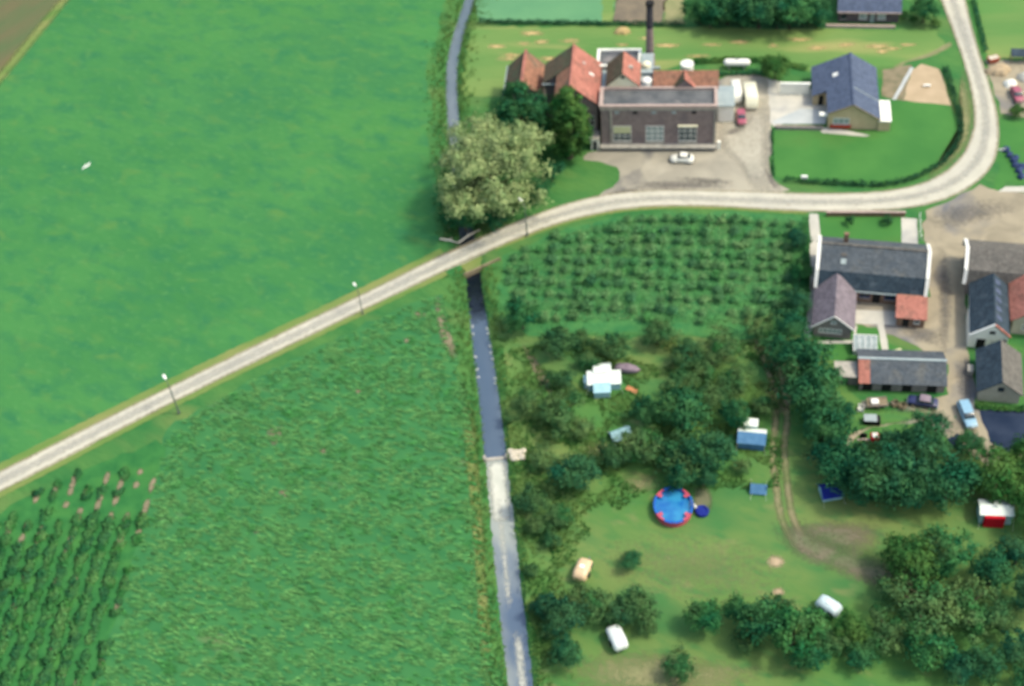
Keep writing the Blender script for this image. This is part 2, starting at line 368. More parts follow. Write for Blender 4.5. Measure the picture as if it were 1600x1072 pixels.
_soft = {}
def softmat(key):
    """the same surface thinning out raggedly towards its edge, where the grass closes over it"""
    if key in _soft: return _soft[key]
    m = MT[key].copy(); m.name = MT[key].name + '_thinning'; t = m.node_tree; N = t.nodes; L = t.links
    a = N.new('ShaderNodeAttribute'); a.attribute_name = 'cover'
    n = N.new('ShaderNodeTexNoise'); n.inputs['Scale'].default_value = 1.6; n.inputs['Detail'].default_value = 4.0
    L.new(N.new('ShaderNodeNewGeometry').outputs['Position'], n.inputs['Vector'])
    ad = N.new('ShaderNodeMath'); ad.operation = 'ADD'; L.new(a.outputs['Fac'], ad.inputs[0]); L.new(n.outputs['Fac'], ad.inputs[1])
    r = N.new('ShaderNodeMapRange'); L.new(ad.outputs[0], r.inputs['Value']); r.inputs['From Min'].default_value = 0.52; r.inputs['From Max'].default_value = 1.42
    L.new(r.outputs[0], N['Principled BSDF'].inputs['Alpha']); _soft[key] = m; return m

def soft_patch(name, px, z, m, world=False, strength=1.0, core=.55):
    pts = [Vector((*p, 0)) if world else at(*p) for p in px]
    pts = smooth_line(pts, 2, True); c = sum(pts, Vector()) / len(pts); n = len(pts)
    V = []; A = []; F = []
    for k, al in ((1.12, 0.0), ((1.12 + core) / 2, .5), (core, 1.0), (.02, 1.0)):
        for p in pts: q_ = c + (p - c) * k; V.append((q_.x, q_.y, z)); A.append(al * strength)
    for a in range(3):
        for i in range(n): F.append((a * n + i, a * n + (i + 1) % n, (a + 1) * n + (i + 1) % n, (a + 1) * n + i))
    me = bpy.data.meshes.new(name); me.from_pydata(V, [], F); me.materials.append(softmat(m)); bm_fix(me)
    at_ = me.attributes.new('cover', 'FLOAT', 'POINT'); at_.data.foreach_set('value', A)
    o = link(bpy.data.objects.new(name, me)); o['kind'] = 'structure'; return o

def soft_band(name, P, w, z, m, strength=1.0):
    V = []; A = []; F = []
    for i, p in enumerate(P):
        t = (P[min(i + 1, len(P) - 1)] - P[max(i - 1, 0)]).normalized(); nn = Vector((-t.y, t.x, 0))
        e = min(1.0, i / 6, (len(P) - 1 - i) / 6)
        for k, al in ((-1.5, 0), (-.85, .55), (-.3, 1), (.3, 1), (.85, .55), (1.5, 0)):
            q_ = p + nn * w * k; V.append((q_.x, q_.y, z)); A.append(al * strength * e)
    for i in range(len(P) - 1):
        for j in range(5): F.append((6 * i + j, 6 * i + j + 1, 6 * i + 7 + j, 6 * i + 6 + j))
    me = bpy.data.meshes.new(name); me.from_pydata(V, [], F); me.materials.append(softmat(m)); bm_fix(me)
    at_ = me.attributes.new('cover', 'FLOAT', 'POINT'); at_.data.foreach_set('value', A)
    o = link(bpy.data.objects.new(name, me)); o['kind'] = 'structure'; return o

def bm_fix(me):
    me.update()
    up = sum(p.normal.z * p.area for p in me.polygons)
    if up < 0: me.flip_normals()

def in_poly(x, y, poly):
    c = np.zeros(np.shape(x), bool); n = len(poly)
    for i in range(n):
        x0, y0 = poly[i]; x1, y1 = poly[(i + 1) % n]
        k = ((y0 > y) != (y1 > y)) & (x < (x1 - x0) * (y - y0) / ((y1 - y0) or 1e-9) + x0)
        c ^= k
    return c

# ------------------------------------------------------------------ the stream and the ground sheet
_st = [(818, 1120, 2.5), (812, 1060, 2.4), (800, 960, 2.4), (788, 850, 2.4), (780, 765, 2.3), (775, 718, 2.3), (766, 640, 2.1), (756, 560, 2.0),
       (746, 490, 1.7), (739, 430, 1.5), (735, 400, 1.5), (727, 360, 1.5), (715, 280, 1.15), (708, 190, 1.15), (704, 130, 1.15), (706, 92, 1.15), (718, 45, 1.15), (735, -5, 1.15), (760, -80, 1.5)]
_sp = [(at(a, b, -0.5), w) for a, b, w in _st]
SY = np.array([p.y for p, w in _sp]); SX = np.array([p.x for p, w in _sp]); SW = np.array([w for p, w in _sp])
_o = np.argsort(SY); SY, SX, SW = SY[_o], SX[_o], SW[_o]
def sx(y):
    k = np.array([-6, -3, 0, 3, 6.0]); return float(np.mean(np.interp(y + k, SY, SX)))
def sw(y): return float(np.interp(y, SY, SW))

def build_ground():
    ys = np.concatenate([[-3000, -1200, -400, -100, 0, 40], np.arange(70, 262, 1.0), [280, 330, 450, 800, 2000, 5000]])
    off = [-6000, -2500, -900, -300, -120, -60, -30, -15, -8, -5, -3.6, -2.6, -2.0, -1.5, -1.1, -0.85, -0.5, 0, 0.5, 0.85, 1.1, 1.5, 2.0, 2.6, 3.6, 5, 8, 15, 30, 60, 120, 300, 900, 2500, 6000]
    V = []; r = random.Random(3)
    for y in ys:
        w = sw(y) / 2; cx = sx(y)
        for i, o in enumerate(off):
            e = abs(o)
            x = cx + o
            if e < 4: x = cx + math.copysign(min(e, 0.85) / 0.85 * (w * 0.95) + max(0, e - 0.85), o) if e <= 0.85 else cx + math.copysign(w * 0.95 + (e - 0.85), o)
            dd = abs(x - cx) - w
            if dd <= 0: z = -1.15 + 0.2 * (abs(x - cx) / max(w, .1)) ** 2
            elif dd < 1.3: z = -0.95 + 0.95 * (dd / 1.3) ** 0.8
            else: z = 0.0
            if 0 < dd < 3 and 70 < y < 262: z += r.uniform(-0.12, 0.05); x += r.uniform(-0.12, 0.12)
            V.append((x, y, min(z, 0.0)))
    k = len(off); F = []
    for a in range(len(ys) - 1):
        for i in range(k - 1): F.append((a * k + i, a * k + i + 1, (a + 1) * k + i + 1, (a + 1) * k + i))
    me = bpy.data.meshes.new('ground'); me.from_pydata(V, [], F); me.materials.append(MT['ground'])
    for p in me.polygons: p.use_smooth = True
    o = link(bpy.data.objects.new('ground', me)); o['kind'] = 'structure'
build_ground()

WEIR_Y = at(775, 716, -0.5).y
def build_water(name, y0, y1, z, m):
    V = []; F = []; ys = np.linspace(y0, y1, max(3, int(y1 - y0) + 1))
    for y in ys:
        w = sw(y) / 2 + 0.45; cx = sx(y); V += [(cx - w, y, z), (cx, y, z), (cx + w, y, z)]
    for i in range(len(ys) - 1):
        for j in (0, 1): F.append((3 * i + j, 3 * i + j + 1, 3 * i + 4 + j, 3 * i + 3 + j))
    me = bpy.data.meshes.new(name); me.from_pydata(V, [], F); me.materials.append(MT[m])
    o = link(bpy.data.objects.new(name, me)); o['kind'] = 'structure'
build_water('stream_water', WEIR_Y, at(735, 395).y, -0.58, 'water')
build_water('upper_stream_water', at(735, 395).y, 700, -0.575, 'uppwater')
build_water('lower_stream_water', 40, WEIR_Y, -0.64, 'milky')

MT['foam'] = mat('pale_scum', (0.42, 0.43, 0.36), (0.52, 0.52, 0.44), scale=0.4, detail=5, rough=0.5)
soft_band('pale_scum', [Vector((sx(y), y, 0)) for y in np.linspace(WEIR_Y + .1 - 11, WEIR_Y - .3, 60)], 1.0, -0.632, 'foam', 1.25)
soft_band('pale_scum', [Vector((sx(y) + .35, y, 0)) for y in np.linspace(83, 96, 40)], .45, -0.632, 'foam', .55)
soft_band('pale_scum', [Vector((sx(y) - .2, y, 0)) for y in np.linspace(99, WEIR_Y - 6, 40)], .35, -0.63, 'foam', .4)
soft_band('bridge_pool_water', [Vector((sx(y), y, 0)) for y in np.linspace(at(745, 505).y, at(735, 395).y + 6, 22)], 1.9, -0.57, 'poolwat', 1.3)  # dark band paints the bridge and tree reflection onto the water
# ------------------------------------------------------------------ fields, road, yards
def strip_left(y0, y1, d):     # points beside the stream
    return [(sx(y) + d, y) for y in np.linspace(y0, y1, 26)]

_ru = [(-700, 1082), (-300, 885), (0, 738), (270, 602), (540, 474), (700, 394), (760, 367), (850, 330), (920, 309), (985, 299), (1060, 297), (1180, 300), (1290, 304), (1390, 300), (1455, 284), (1497, 255), (1520, 215), (1524, 170), (1510, 110), (1490, 50), (1470, 0), (1452, -60), (1425, -160), (1390, -320)]
_rl = [(-700, 1114), (-300, 918), (0, 770), (270, 628), (540, 498), (715, 414), (785, 383), (865, 351), (945, 331), (1010, 323), (1100, 322), (1200, 328), (1290, 332), (1400, 329), (1470, 316), (1523, 290), (1556, 255), (1562, 200), (1552, 150), (1535, 100), (1520, 50), (1508, 0), (1494, -60), (1462, -160), (1421, -320)]
RU = smooth_line([at(*p) for p in _ru], 3); RL = smooth_line([at(*p) for p in _rl], 3)
def offset(P, d):
    out = []
    for i in range(len(P)):
        t = (P[min(i + 1, len(P) - 1)] - P[max(i - 1, 0)]).normalized(); out.append(P[i] + Vector((-t.y, t.x, 0)) * d)
    return out
def band(name, a, b, z, m, th=0.0):
    """strip between two edge lines, resampled to the same count"""
    def res(P, n):
        d = [0]
        for i in range(1, len(P)): d.append(d[-1] + (P[i] - P[i - 1]).length)
        t = np.linspace(0, d[-1], n); return np.stack([np.interp(t, d, [p[k] for p in P]) for k in range(2)], 1)
    n = 230; A = res(a, n); B = res(b, n); mb = MB(); r = random.Random(name)
    jit = lambda: r.uniform(-0.10, 0.10)
    for i in range(n): mb.v += [(A[i, 0] + jit(), A[i, 1] + jit(), z), ((A[i, 0] + B[i, 0]) / 2, (A[i, 1] + B[i, 1]) / 2, z + 0.02), (B[i, 0] + jit(), B[i, 1] + jit(), z)]
    if th:
        base = len(mb.v)
        for i in range(n): mb.v += [(A[i, 0], A[i, 1], z - th), (B[i, 0], B[i, 1], z - th)]
    for i in range(n - 1):
        for j in (0, 1): mb.f.append((3 * i + j, 3 * i + j + 1, 3 * i + 4 + j, 3 * i + 3 + j))
        if th:
            mb.f.append((3 * i, 3 * i + 3, base + 2 * i + 2, base + 2 * i)); mb.f.append((3 * i + 2, base + 2 * i + 1, base + 2 * i + 3, 3 * i + 5))
            mb.f.append((base + 2 * i, base + 2 * i + 2, base + 2 * i + 3, base + 2 * i + 1))
    o = mb.build(name, m); o['kind'] = 'structure'; bm_fix(o.data) if not th else None
    return o
band('road', RU, RL, 0.10, 'road', th=0.35)
_cut = lambda P, x0, x1: [p for p in P if x0 < p.x < x1]
BR = at(738, 397)
_mid = [(a + b) / 2 for a, b in zip([RU[int(i)] for i in np.linspace(0, len(RU) - 1, 150)], [RL[int(i)] for i in np.linspace(0, len(RL) - 1, 150)])]
MT['wheel'] = mat('worn_road_grey', (0.33, 0.325, 0.28), (0.39, 0.38, 0.32), scale=0.4, detail=7)
soft_band('road_wheel_track', [Vector((p.x, p.y, 0)) for p in _mid], .6, 0.128, 'wheel', .55)
MT['grit'] = mat('dry_grit', (0.26, 0.225, 0.14), (0.33, 0.29, 0.19), scale=0.5, detail=6)
soft_band('road_edge_grit', [p + Vector((0, 0, 0)) for p in offset(RL, .1)], .22, 0.131, 'grit', .5)
soft_band('road_edge_grit', [p + Vector((0, 0, 0)) for p in offset(RU, -.1)], .22, 0.131, 'grit', .5)
band('road_verge_north', offset(_cut(RU, -140, BR.x - 3.2), 1.5), offset(_cut(RU, -140, BR.x - 3.2), -0.2), 0.05, 'verge')
band('road_verge_south', offset(_cut(RL, -140, BR.x - 3.2), 0.2), offset(_cut(RL, -140, BR.x - 3.2), -1.0), 0.054, 'verge')
band('road_verge_bend', offset(_cut(RL, BR.x + 3.5, 50), 0.2), offset(_cut(RL, BR.x + 3.5, 50), -0.6), 0.054, 'verge')

MEADOW = [(p.x, p.y) for p in offset(_cut(RU, -200, BR.x - 4), 1.4)] + [(sx(y) - 4.2 - 0.6 * math.sin(y * 0.3), y) for y in np.linspace(170, 260, 30)] + [(-62, 262), at2(108, -8), at2(-10, 135), at2(-300, 460)]
sheet('meadow', MEADOW, 0.012, 'meadow', world=True)
sheet('brown_field', [(-10, 130), (104, -10), (-60, -60), (-360, -60), (-330, 420)], 0.012, 'brownfield', rough=0.5)
soft_band('field_edge_strip', [at(-40, 170).lerp(at(125, -30), k / 30) for k in range(31)], 1.0, 0.02, 'verge', .9)
sheet('far_field', [(748, 34), (955, 36), (962, 0), (975, -80), (760, -80), (742, 6)], 0.012, 'farfield')
sheet('grass_strip', [(938, 36), (957, 36), (975, -80), (950, -80)], 0.022, 'hayfield', rough=0.4)
sheet('ploughed_field', [(957, 36), (1034, 37), (1055, -80), (975, -80)], 0.012, 'plough')
sheet('dry_strip', [(1034, 37), (1070, 38), (1075, -80), (1055, -80)], 0.012, 'strip', rough=0.5)
sheet('hay_field', [(738, 42), (1080, 43), (1300, 46), (1462, 48), (1482, 78), (1398, 104), (1270, 112), (1200, 92), (1100, 92), (1000, 118), (860, 140), (780, 150), (722, 150), (724, 100)], 0.012, 'hayfield', rough=0.4)
sheet('bush_plot', [(782, 402), (870, 362), (955, 340), (1060, 331), (1180, 333), (1262, 338), (1264, 400), (1258, 520), (1180, 530), (960, 520), (820, 525), (778, 470)], 0.012, 'plot', rough=0.5)
sheet('camp_field', [(790, 540), (900, 525), (1180, 530), (1262, 525), (1330, 545), (1310, 600), (1380, 640), (1480, 690), (1640, 720), (1700, 1200), (845, 1200), (838, 1060), (818, 860), (802, 740)], 0.008, 'camp', rough=0.6, step=2.5)
CROP = [at2(*p) for p in [(262, 668), (400, 590), (560, 512), (650, 470), (690, 462), (704, 520), (722, 600), (738, 740), (750, 880), (768, 1072), (775, 1150), (120, 1150), (160, 1040), (205, 880)]]
sheet('crop_field', CROP, 0.012, 'cropsoil', rough=0.5, world=True)
BED = [at2(*p) for p in [(0, 800), (110, 745), (245, 690), (262, 700), (205, 880), (160, 1040), (120, 1150), (-160, 1150), (-160, 880)]]
sheet('row_crop_field', BED, 0.016, 'bedsoil', rough=0.4, world=True)
soft_patch('bare_bank_patch', [(678, 466), (690, 468), (698, 505), (712, 540), (714, 558), (700, 555), (688, 530), (682, 500)], 0.03, 'soil', core=.5)
soft_patch('yellowed_bank_strip', [(720, 640), (740, 640), (752, 760), (760, 900), (772, 1060), (752, 1060), (742, 880), (730, 740)], 0.03, 'verge', strength=.75, core=.6)
for i, (x, y, r_) in enumerate([(655, 493, 8), (636, 532, 6), (430, 678, 14), (505, 705, 7), (405, 828, 8), (445, 770, 8), (560, 610, 7), (428, 690, 9)]):
    q = random.Random(i); soft_patch('bare_crop_patch', [(x + r_ * q.uniform(.6, 1.5) * math.cos(a), y + r_ * q.uniform(.5, 1.1) * math.sin(a)) for a in np.linspace(0, 6.0, 9)], 0.03, 'soil', strength=.85, core=.3)
sheet('factory_forecourt', [(905, 248), (925, 236), (1000, 232), (1120, 232), (1118, 150), (1120, 118), (1200, 116), (1207, 130), (1204, 200), (1203, 262), (1214, 285), (1238, 303), (1060, 302), (985, 303), (925, 313), (965, 285), (968, 266), (945, 256)], 0.03, 'court', rough=0.35, it=1)
soft_patch('pale_drive', [(1120, 178), (1136, 178), (1160, 200), (1195, 150), (1203, 200), (1198, 262), (1212, 298), (1175, 300), (1160, 262), (1135, 240), (1122, 225)], 0.042, 'drive', strength=.9, core=.6)
sheet('bungalow_yard', [(1200, 124), (1270, 140), (1300, 150), (1300, 172), (1208, 198), (1203, 190)], 0.05, 'paving', rough=0.15)
sheet('terrace', [(1206, 190), (1252, 170), (1292, 172), (1290, 194), (1210, 194)], 0.06, 'terrace', rough=0.05)
sheet('lawn', [(1209, 206), (1290, 210), (1392, 207), (1394, 158), (1484, 164), (1500, 200), (1496, 228), (1470, 256), (1420, 280), (1380, 289), (1300, 287), (1225, 280), (1208, 275)], 0.03, 'lawn', rough=0.15)
sheet('front_step_slab', [(1280, 201), (1296, 199), (1360, 212), (1352, 214), (1284, 208)], 0.07, 'paving', rough=0.0)
sheet('sand_plot', [(1412, 157), (1424, 112), (1440, 100), (1468, 108), (1486, 165)], 0.036, 'sand', rough=0.15)
sheet('garden_soil', [(1378, 110), (1424, 100), (1424, 112), (1412, 157), (1394, 157), (1378, 150)], 0.02, 'soil', rough=0.3)
sheet('garden_path', [(1394, 156), (1400, 156), (1428, 106), (1422, 106)], 0.048, 'terrace', rough=0.05)
sheet('field_track', [(1482, 64), (1488, 72), (1455, 90), (1425, 96), (1395, 108), (1400, 100), (1440, 88), (1470, 72)], 0.026, 'track', rough=0.25, it=1)
sheet('farm_yard', [(1448, 330), (1480, 316), (1530, 290), (1560, 300), (1600, 302), (1700, 300), (1700, 395), (1514, 392), (1506, 440), (1512, 545), (1526, 640), (1560, 650), (1640, 655), (1640, 730), (1560, 745), (1500, 700), (1440, 660), (1360, 665), (1320, 700), (1310, 690), (1340, 655), (1480, 615), (1480, 568), (1430, 540), (1395, 525), (1338, 505), (1332, 462), (1455, 462), (1452, 400), (1440, 350)], 0.03, 'yard', rough=0.35)
sheet('asphalt_apron', [(1530, 642), (1660, 640), (1680, 700), (1575, 712), (1548, 690)], 0.042, 'asphalt', rough=0.2)  # flat dark blue patch on the yard; its name also seeds the edge jitter
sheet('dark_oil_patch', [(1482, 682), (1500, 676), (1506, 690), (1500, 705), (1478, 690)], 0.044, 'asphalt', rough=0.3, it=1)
sheet('side_path', [(1264, 334), (1279, 334), (1282, 372), (1276, 450), (1266, 452), (1266, 372)], 0.036, 'paving', rough=0.12)
sheet('side_path', [(1256, 530), (1268, 440), (1274, 440), (1270, 500), (1266, 530)], 0.036, 'paving', rough=0.12)
sheet('front_lawn', [(1281, 336), (1408, 340), (1409, 380), (1282, 376)], 0.03, 'lawn', rough=0.1)
sheet('front_path', [(1409, 340), (1433, 342), (1434, 384), (1409, 382)], 0.036, 'paving', rough=0.1)
sheet('patio', [(1334, 484), (1402, 487), (1402, 508), (1336, 506)], 0.042, 'paving', rough=0.08)
sheet('back_lawn', [(1336, 510), (1372, 512), (1390, 560), (1290, 562), (1270, 540), (1268, 532)], 0.036, 'lawn', rough=0.2)
sheet('back_lawn', [(1380, 538), (1392, 537), (1450, 562), (1392, 562)], 0.036, 'lawn', rough=0.2)
sheet('garden_path', [(1370, 505), (1381, 505), (1391, 562), (1381, 562)], 0.048, 'paving', rough=0.08)
sheet('wing_kerb_path', [(1268, 533), (1336, 532), (1340, 510), (1333, 508), (1334, 537), (1268, 538)], 0.050, 'paving', rough=0.05)
sheet('right_verge', [(1563, 185), (1600, 190), (1700, 195), (1700, 285), (1575, 285), (1552, 300), (1560, 260)], 0.02, 'lawn', rough=0.3)
sheet('roadside_field', [(1512, 0), (1500, -60), (1720, -60), (1720, 84), (1545, 92), (1530, 50)], 0.012, 'hayfield', rough=0.4)
sheet('roadside_ditch_grass', [(1512, 0), (1500, -60), (1514, -60), (1526, 0), (1536, 60), (1545, 92), (1534, 88), (1524, 50)], 0.024, 'lawn', rough=0.3)
sheet('builders_yard', [(1540, 95), (1600, 95), (1700, 95), (1700, 180), (1600, 184), (1564, 178), (1554, 140)], 0.024, 'yard', rough=0.3)
sheet('yard_entrance', [(1572, 292), (1700, 290), (1700, 300), (1560, 300)], 0.05, 'paving', rough=0.1)
TRK = smooth_line([at(*p) for p in [(1185, 528), (1205, 560), (1218, 610), (1222, 660), (1215, 700), (1222, 760), (1228, 810), (1250, 850), (1310, 872), (1390, 905), (1450, 930)]], 3)
soft_band('camp_track', offset(TRK[:66], .75), .45, 0.020, 'track', .9)
soft_band('camp_track', offset(TRK[:66], -.75), .45, 0.022, 'track', .9)
soft_band('camp_track_lower', TRK[52:], 1.7, 0.024, 'trackbrown', .8)
soft_patch('worn_earth_patch', [(1084, 762), (1102, 758), (1114, 775), (1112, 800), (1095, 806), (1082, 800)], 0.020, 'trackbrown')
soft_patch('worn_earth_patch', [(1228, 820), (1300, 812), (1385, 818), (1370, 862), (1300, 872), (1245, 852)], 0.018, 'trackbrown', strength=.75, core=.35)
soft_patch('worn_earth_patch', [(1268, 590), (1250, 545), (1215, 530), (1180, 540), (1190, 575), (1235, 600)], 0.016, 'track', strength=.9, core=.4)
soft_patch('worn_earth_patch', [(1190, 600), (1245, 590), (1240, 640), (1205, 655)], 0.028, 'track', strength=.9, core=.4)
soft_patch('worn_earth_patch', [(815, 540), (828, 545), (862, 600), (870, 625), (850, 610), (830, 575)], 0.02, 'soil', strength=.9)
soft_patch('yellowed_grass', [(940, 850), (1050, 835), (1180, 850), (1220, 900), (1190, 940), (1050, 935), (960, 905)], 0.012, 'strip', strength=.3, core=.1)
soft_patch('yellowed_grass', [(880, 1035), (1000, 1012), (1120, 1035), (1200, 1050), (1100, 1095), (920, 1090)], 0.012, 'strip', strength=.75, core=.3)
soft_patch('yellowed_grass', [(900, 690), (960, 680), (985, 700), (960, 725), (900, 715)], 0.012, 'strip', strength=.6, core=.2)
soft_patch('yellowed_grass', [(960, 745), (1030, 740), (1035, 765), (980, 775)], 0.012, 'strip', strength=.6, core=.2)
for (x, y, a, b) in [(1212, 878, 15, 11), (1216, 925, 12, 7)]:
    soft_patch('pale_sand_patch', [(x + a * math.cos(t), y + b * math.sin(t)) for t in np.linspace(0, 5.7, 10)], 0.03, 'sand', strength=.9, core=.3)
_hr = random.Random(21)
for (x, y) in [(818, 68), (846, 66), (892, 64), (800, 87), (795, 92), (1041, 71), (1112, 70), (1208, 72), (1276, 75), (1323, 70), (1372, 72), (1395, 76), (972, 70), (1380, 80), (1155, 66), (775, 73), (830, 52), (1010, 60), (1250, 62), (1090, 88), (860, 92), (1418, 70)]:
    a, b = _hr.uniform(9, 24), _hr.uniform(2.5, 5)
    soft_patch('drying_hay_patch', [(x + a * math.cos(t) * _hr.uniform(.7, 1.3), y + b * math.sin(t) * _hr.uniform(.7, 1.3)) for t in np.linspace(0, 5.7, 10)], 0.03, 'hay', strength=_hr.uniform(.5, .95), core=.15)
for pl_ in [[(985, 285), (1050, 282), (1130, 284), (1150, 294), (1080, 297), (1000, 296)], [(1040, 276), (1120, 278), (1160, 286), (1100, 290)], [(1130, 205), (1160, 195), (1165, 205), (1135, 214)], [(950, 300), (1010, 290), (1000, 300), (940, 310)], [(1190, 258), (1202, 270), (1225, 298), (1208, 298)]]:
    soft_patch('dark_rut_patch', pl_, 0.05, 'rut', strength=.62, core=.2)
for pl_ in [[(1450, 335), (1500, 318), (1560, 312), (1590, 330), (1520, 350), (1470, 360)], [(1468, 400), (1480, 395), (1490, 460), (1480, 560), (1466, 540)], [(1490, 560), (1520, 560), (1518, 630), (1498, 630)], [(1400, 505), (1470, 512), (1470, 545), (1420, 530)], [(1430, 640), (1495, 650), (1500, 690), (1440, 665)]]:
    soft_patch('dark_yard_patch', pl_, 0.046, 'rut', strength=.6, core=.2)
soft_patch('trodden_grass', [(1310, 640), (1400, 636), (1470, 642), (1430, 660), (1350, 668), (1310, 690), (1300, 670)], 0.05, 'camp', core=.5)
soft_patch('dry_roadside_strip', [(1498, 120), (1508, 118), (1520, 165), (1518, 212), (1500, 245), (1455, 278), (1448, 276), (1500, 228), (1508, 195)], 0.03, 'strip', strength=.8, core=.6)

# ------------------------------------------------------------------ building kit (local axes: u along the front, v away from it)
class House:
    def __init__(s, name, label, origin, ang, cat='building', group=None):
        s.root = empty(name, (origin[0], origin[1], 0), ang, label, cat, group)
    def part(s, name, m, mb, parent=None, **k): return mb.build(name, m, parent or s.root, **k)
    def block(s, name, m, u0, u1, v0, v1, z0, z1, parent=None, bevel=0.0):
        return MB().box(u0, u1, v0, v1, z0, z1).build(name, m, parent or s.root, bevel=bevel)
    def gable_walls(s, m, u0, u1, v0, v1, ze, zr, ur, ze2=None, name='wall'):
        """walls with gables at v0 and v1, ridge over u = ur"""
        a = [(u0, v0, 0), (u1, v0, 0), (u1, v0, ze2 or ze), (ur, v0, zr), (u0, v0, ze)]
        b = [(x, v1, z) for x, y, z in a]
        return s.part(name, m, MB().hull(a, b))
    def gable_walls_x(s, m, u0, u1, prof, name='wall'):
        """walls with gables at u0 and u1; prof = outline (v, z) of the gable, counted from the front foot"""
        return s.part(name, m, MB().hull([(u0, v, z) for v, z in prof], [(u1, v, z) for v, z in prof]))
    def slope(s, m, pts, th=0.14, name='roof', parent=None): return s.part(name, m, MB().slab(pts, th), parent)
    def window(s, u0, u1, z0, z1, v, nx=2, nz=2, frame='whitepaint', glass='glass', sill=True, side=None, name='window', parent=None):
        """window set on the front plane v (or on a side wall when side = +1/-1, then u is read along v)"""
        t = 0.07
        def P(a0, a1, d0, d1, b0, b1, mb):
            if side is None: mb.box(a0, a1, v - d1, v - d0, b0, b1)
            else: mb.box(*( (v + d0, v + d1) if side > 0 else (v - d1, v - d0)), a0, a1, b0, b1)
        mb = MB()
        P(u0, u1, .004, .07, z1 - t, z1, mb); P(u0, u1, .004, .07, z0, z0 + t, mb)
        P(u0, u0 + t, .004, .068, z0 + t, z1 - t, mb); P(u1 - t, u1, .004, .068, z0 + t, z1 - t, mb)
        for i in range(1, nx):
            x = u0 + (u1 - u0) * i / nx; P(x - .03, x + .03, .004, .062, z0 + t, z1 - t, mb)
        for i in range(1, nz):
            z = z0 + (z1 - z0) * i / nz; P(u0 + t, u1 - t, .004, .056, z - .03, z + .03, mb)
        w = s.part(name, frame, mb, parent)
        g = MB(); P(u0 + t, u1 - t, .004, .03, z0 + t, z1 - t, g); s.part('pane', glass, g, w)
        if sill:
            q = MB(); P(u0 - .1, u1 + .1, .003, .16, z0 - .12, z0 - .003, q); s.part('sill', 'concrete', q, w)
        return w
    def door(s, u0, u1, z1, v, m='dark', side=None):
        mb = MB()
        if side is None: mb.box(u0, u1, v - .05, v - .004, 0.02, z1)
        else: mb.box(*((v + .004, v + .05) if side > 0 else (v - .05, v - .004)), u0, u1, 0.02, z1)
        d = s.part('door', m, mb)
        return d
    def verge(s, m, a, b, w=0.3, h=0.22, name='verge_board'):
        """board laid along a sloping roof edge from a to b"""
        A, B = Vector(a), Vector(b); d = (B - A).normalized(); side = d.cross(Vector((0, 0, 1))).normalized() * w / 2
        up = side.cross(d).normalized();  up = up if up.z > 0 else -up
        ring = lambda p: [p - side - up * h * .5, p + side - up * h * .5, p + side + up * h * .5, p - side + up * h * .5]
        return s.part(name, m, MB().hull(ring(A), ring(B)))

ANG = lambda v: math.atan2(v[1], v[0])
A_M = ANG((18.8, -3.15)); O_M = (18.51, 186.67)
# ---- the factory
fac = House('brick_factory', 'long brown brick factory with flat felt roof and three tall front windows', O_M, A_M)
fac.block('wall', 'brick', 0, 19.0, 1.0, 6.0, 0, 8.35)
fac.block('loading_dock', 'concrete', -0.2, 19.3, -0.1, 0.99, 0.55, 0.95)
fac.block('dock_base', 'dark', 0.1, 19.0, 0.35, 0.985, 0, 0.545)  # coloured near-black to put in the shade under the dock
fac.block('flat_roof', 'bitumen', 0.35, 18.65, 1.35, 5.65, 8.355, 8.47)
fac.block('parapet', 'coping', -0.25, 19.2, 0.86, 1.34, 8.36, 8.95)
fac.block('parapet', 'coping', -0.25, 19.2, 5.66, 6.1, 8.36, 8.95)
fac.block('parapet', 'coping', -0.25, 0.34, 1.345, 5.655, 8.36, 8.93)
fac.block('parapet', 'coping', 18.66, 19.2, 1.345, 5.655, 8.36, 8.93)
fac.block('cornice_band', 'concrete', -0.1, 19.1, 0.9, 0.995, 8.0, 8.3)
for i, (u0, g_) in enumerate([(2.0, 'midglass'), (7.45, 'paleglass'), (12.9, 'midglass')]):
    w = fac.window(u0, u0 + 3.0, 1.55, 4.7, 1.0, nx=3, nz=3, glass=g_)
    if i == 0: fac.part('blind', 'blind', MB().box(u0 + .08, u0 + 2.92, .89, .925, 3.25, 4.62), w)
    if i == 2: fac.part('awning_box', 'cream', MB().box(u0 - .15, u0 + 3.15, .55, .925, 4.72, 5.0), w)
    fac.part('sill_panel', 'concrete', MB().box(u0 - .1, u0 + 3.1, .86, .99, 1.0, 1.42), w)
for u in (2.3, 5.3, 8.4, 11.7, 15.0):
    fac.part('vent', 'dark' if u in (5.3, 15.0) else 'zinc', MB().box(u, u + 0.75, .93, .995, 7.25, 7.75))
fac.part('downpipe', 'concrete', MB().box(1.55, 1.85, .8, .99, 0.97, 8.3))
fac.part('downpipe', 'concrete', MB().box(18.7, 18.9, .8, .99, 0.97, 8.3))
# cream gable hall behind the flat roof
fac.gable_walls('cream', 0.9, 6.1, 6.12, 12.0, 9.3, 11.7, 3.5, name='gable_hall')
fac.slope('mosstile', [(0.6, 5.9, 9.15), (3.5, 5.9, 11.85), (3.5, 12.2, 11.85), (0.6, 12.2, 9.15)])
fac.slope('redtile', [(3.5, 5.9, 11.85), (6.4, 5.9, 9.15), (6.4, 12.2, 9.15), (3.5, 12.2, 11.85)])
fac.part('gable_vent', 'dark', MB().box(3.2, 3.8, 6.06, 6.115, 10.6, 11.1))
fac.part('roof_hatch', 'concrete', MB().box(4.4, 5.1, 8.6, 9.2, 10.2, 11.05))
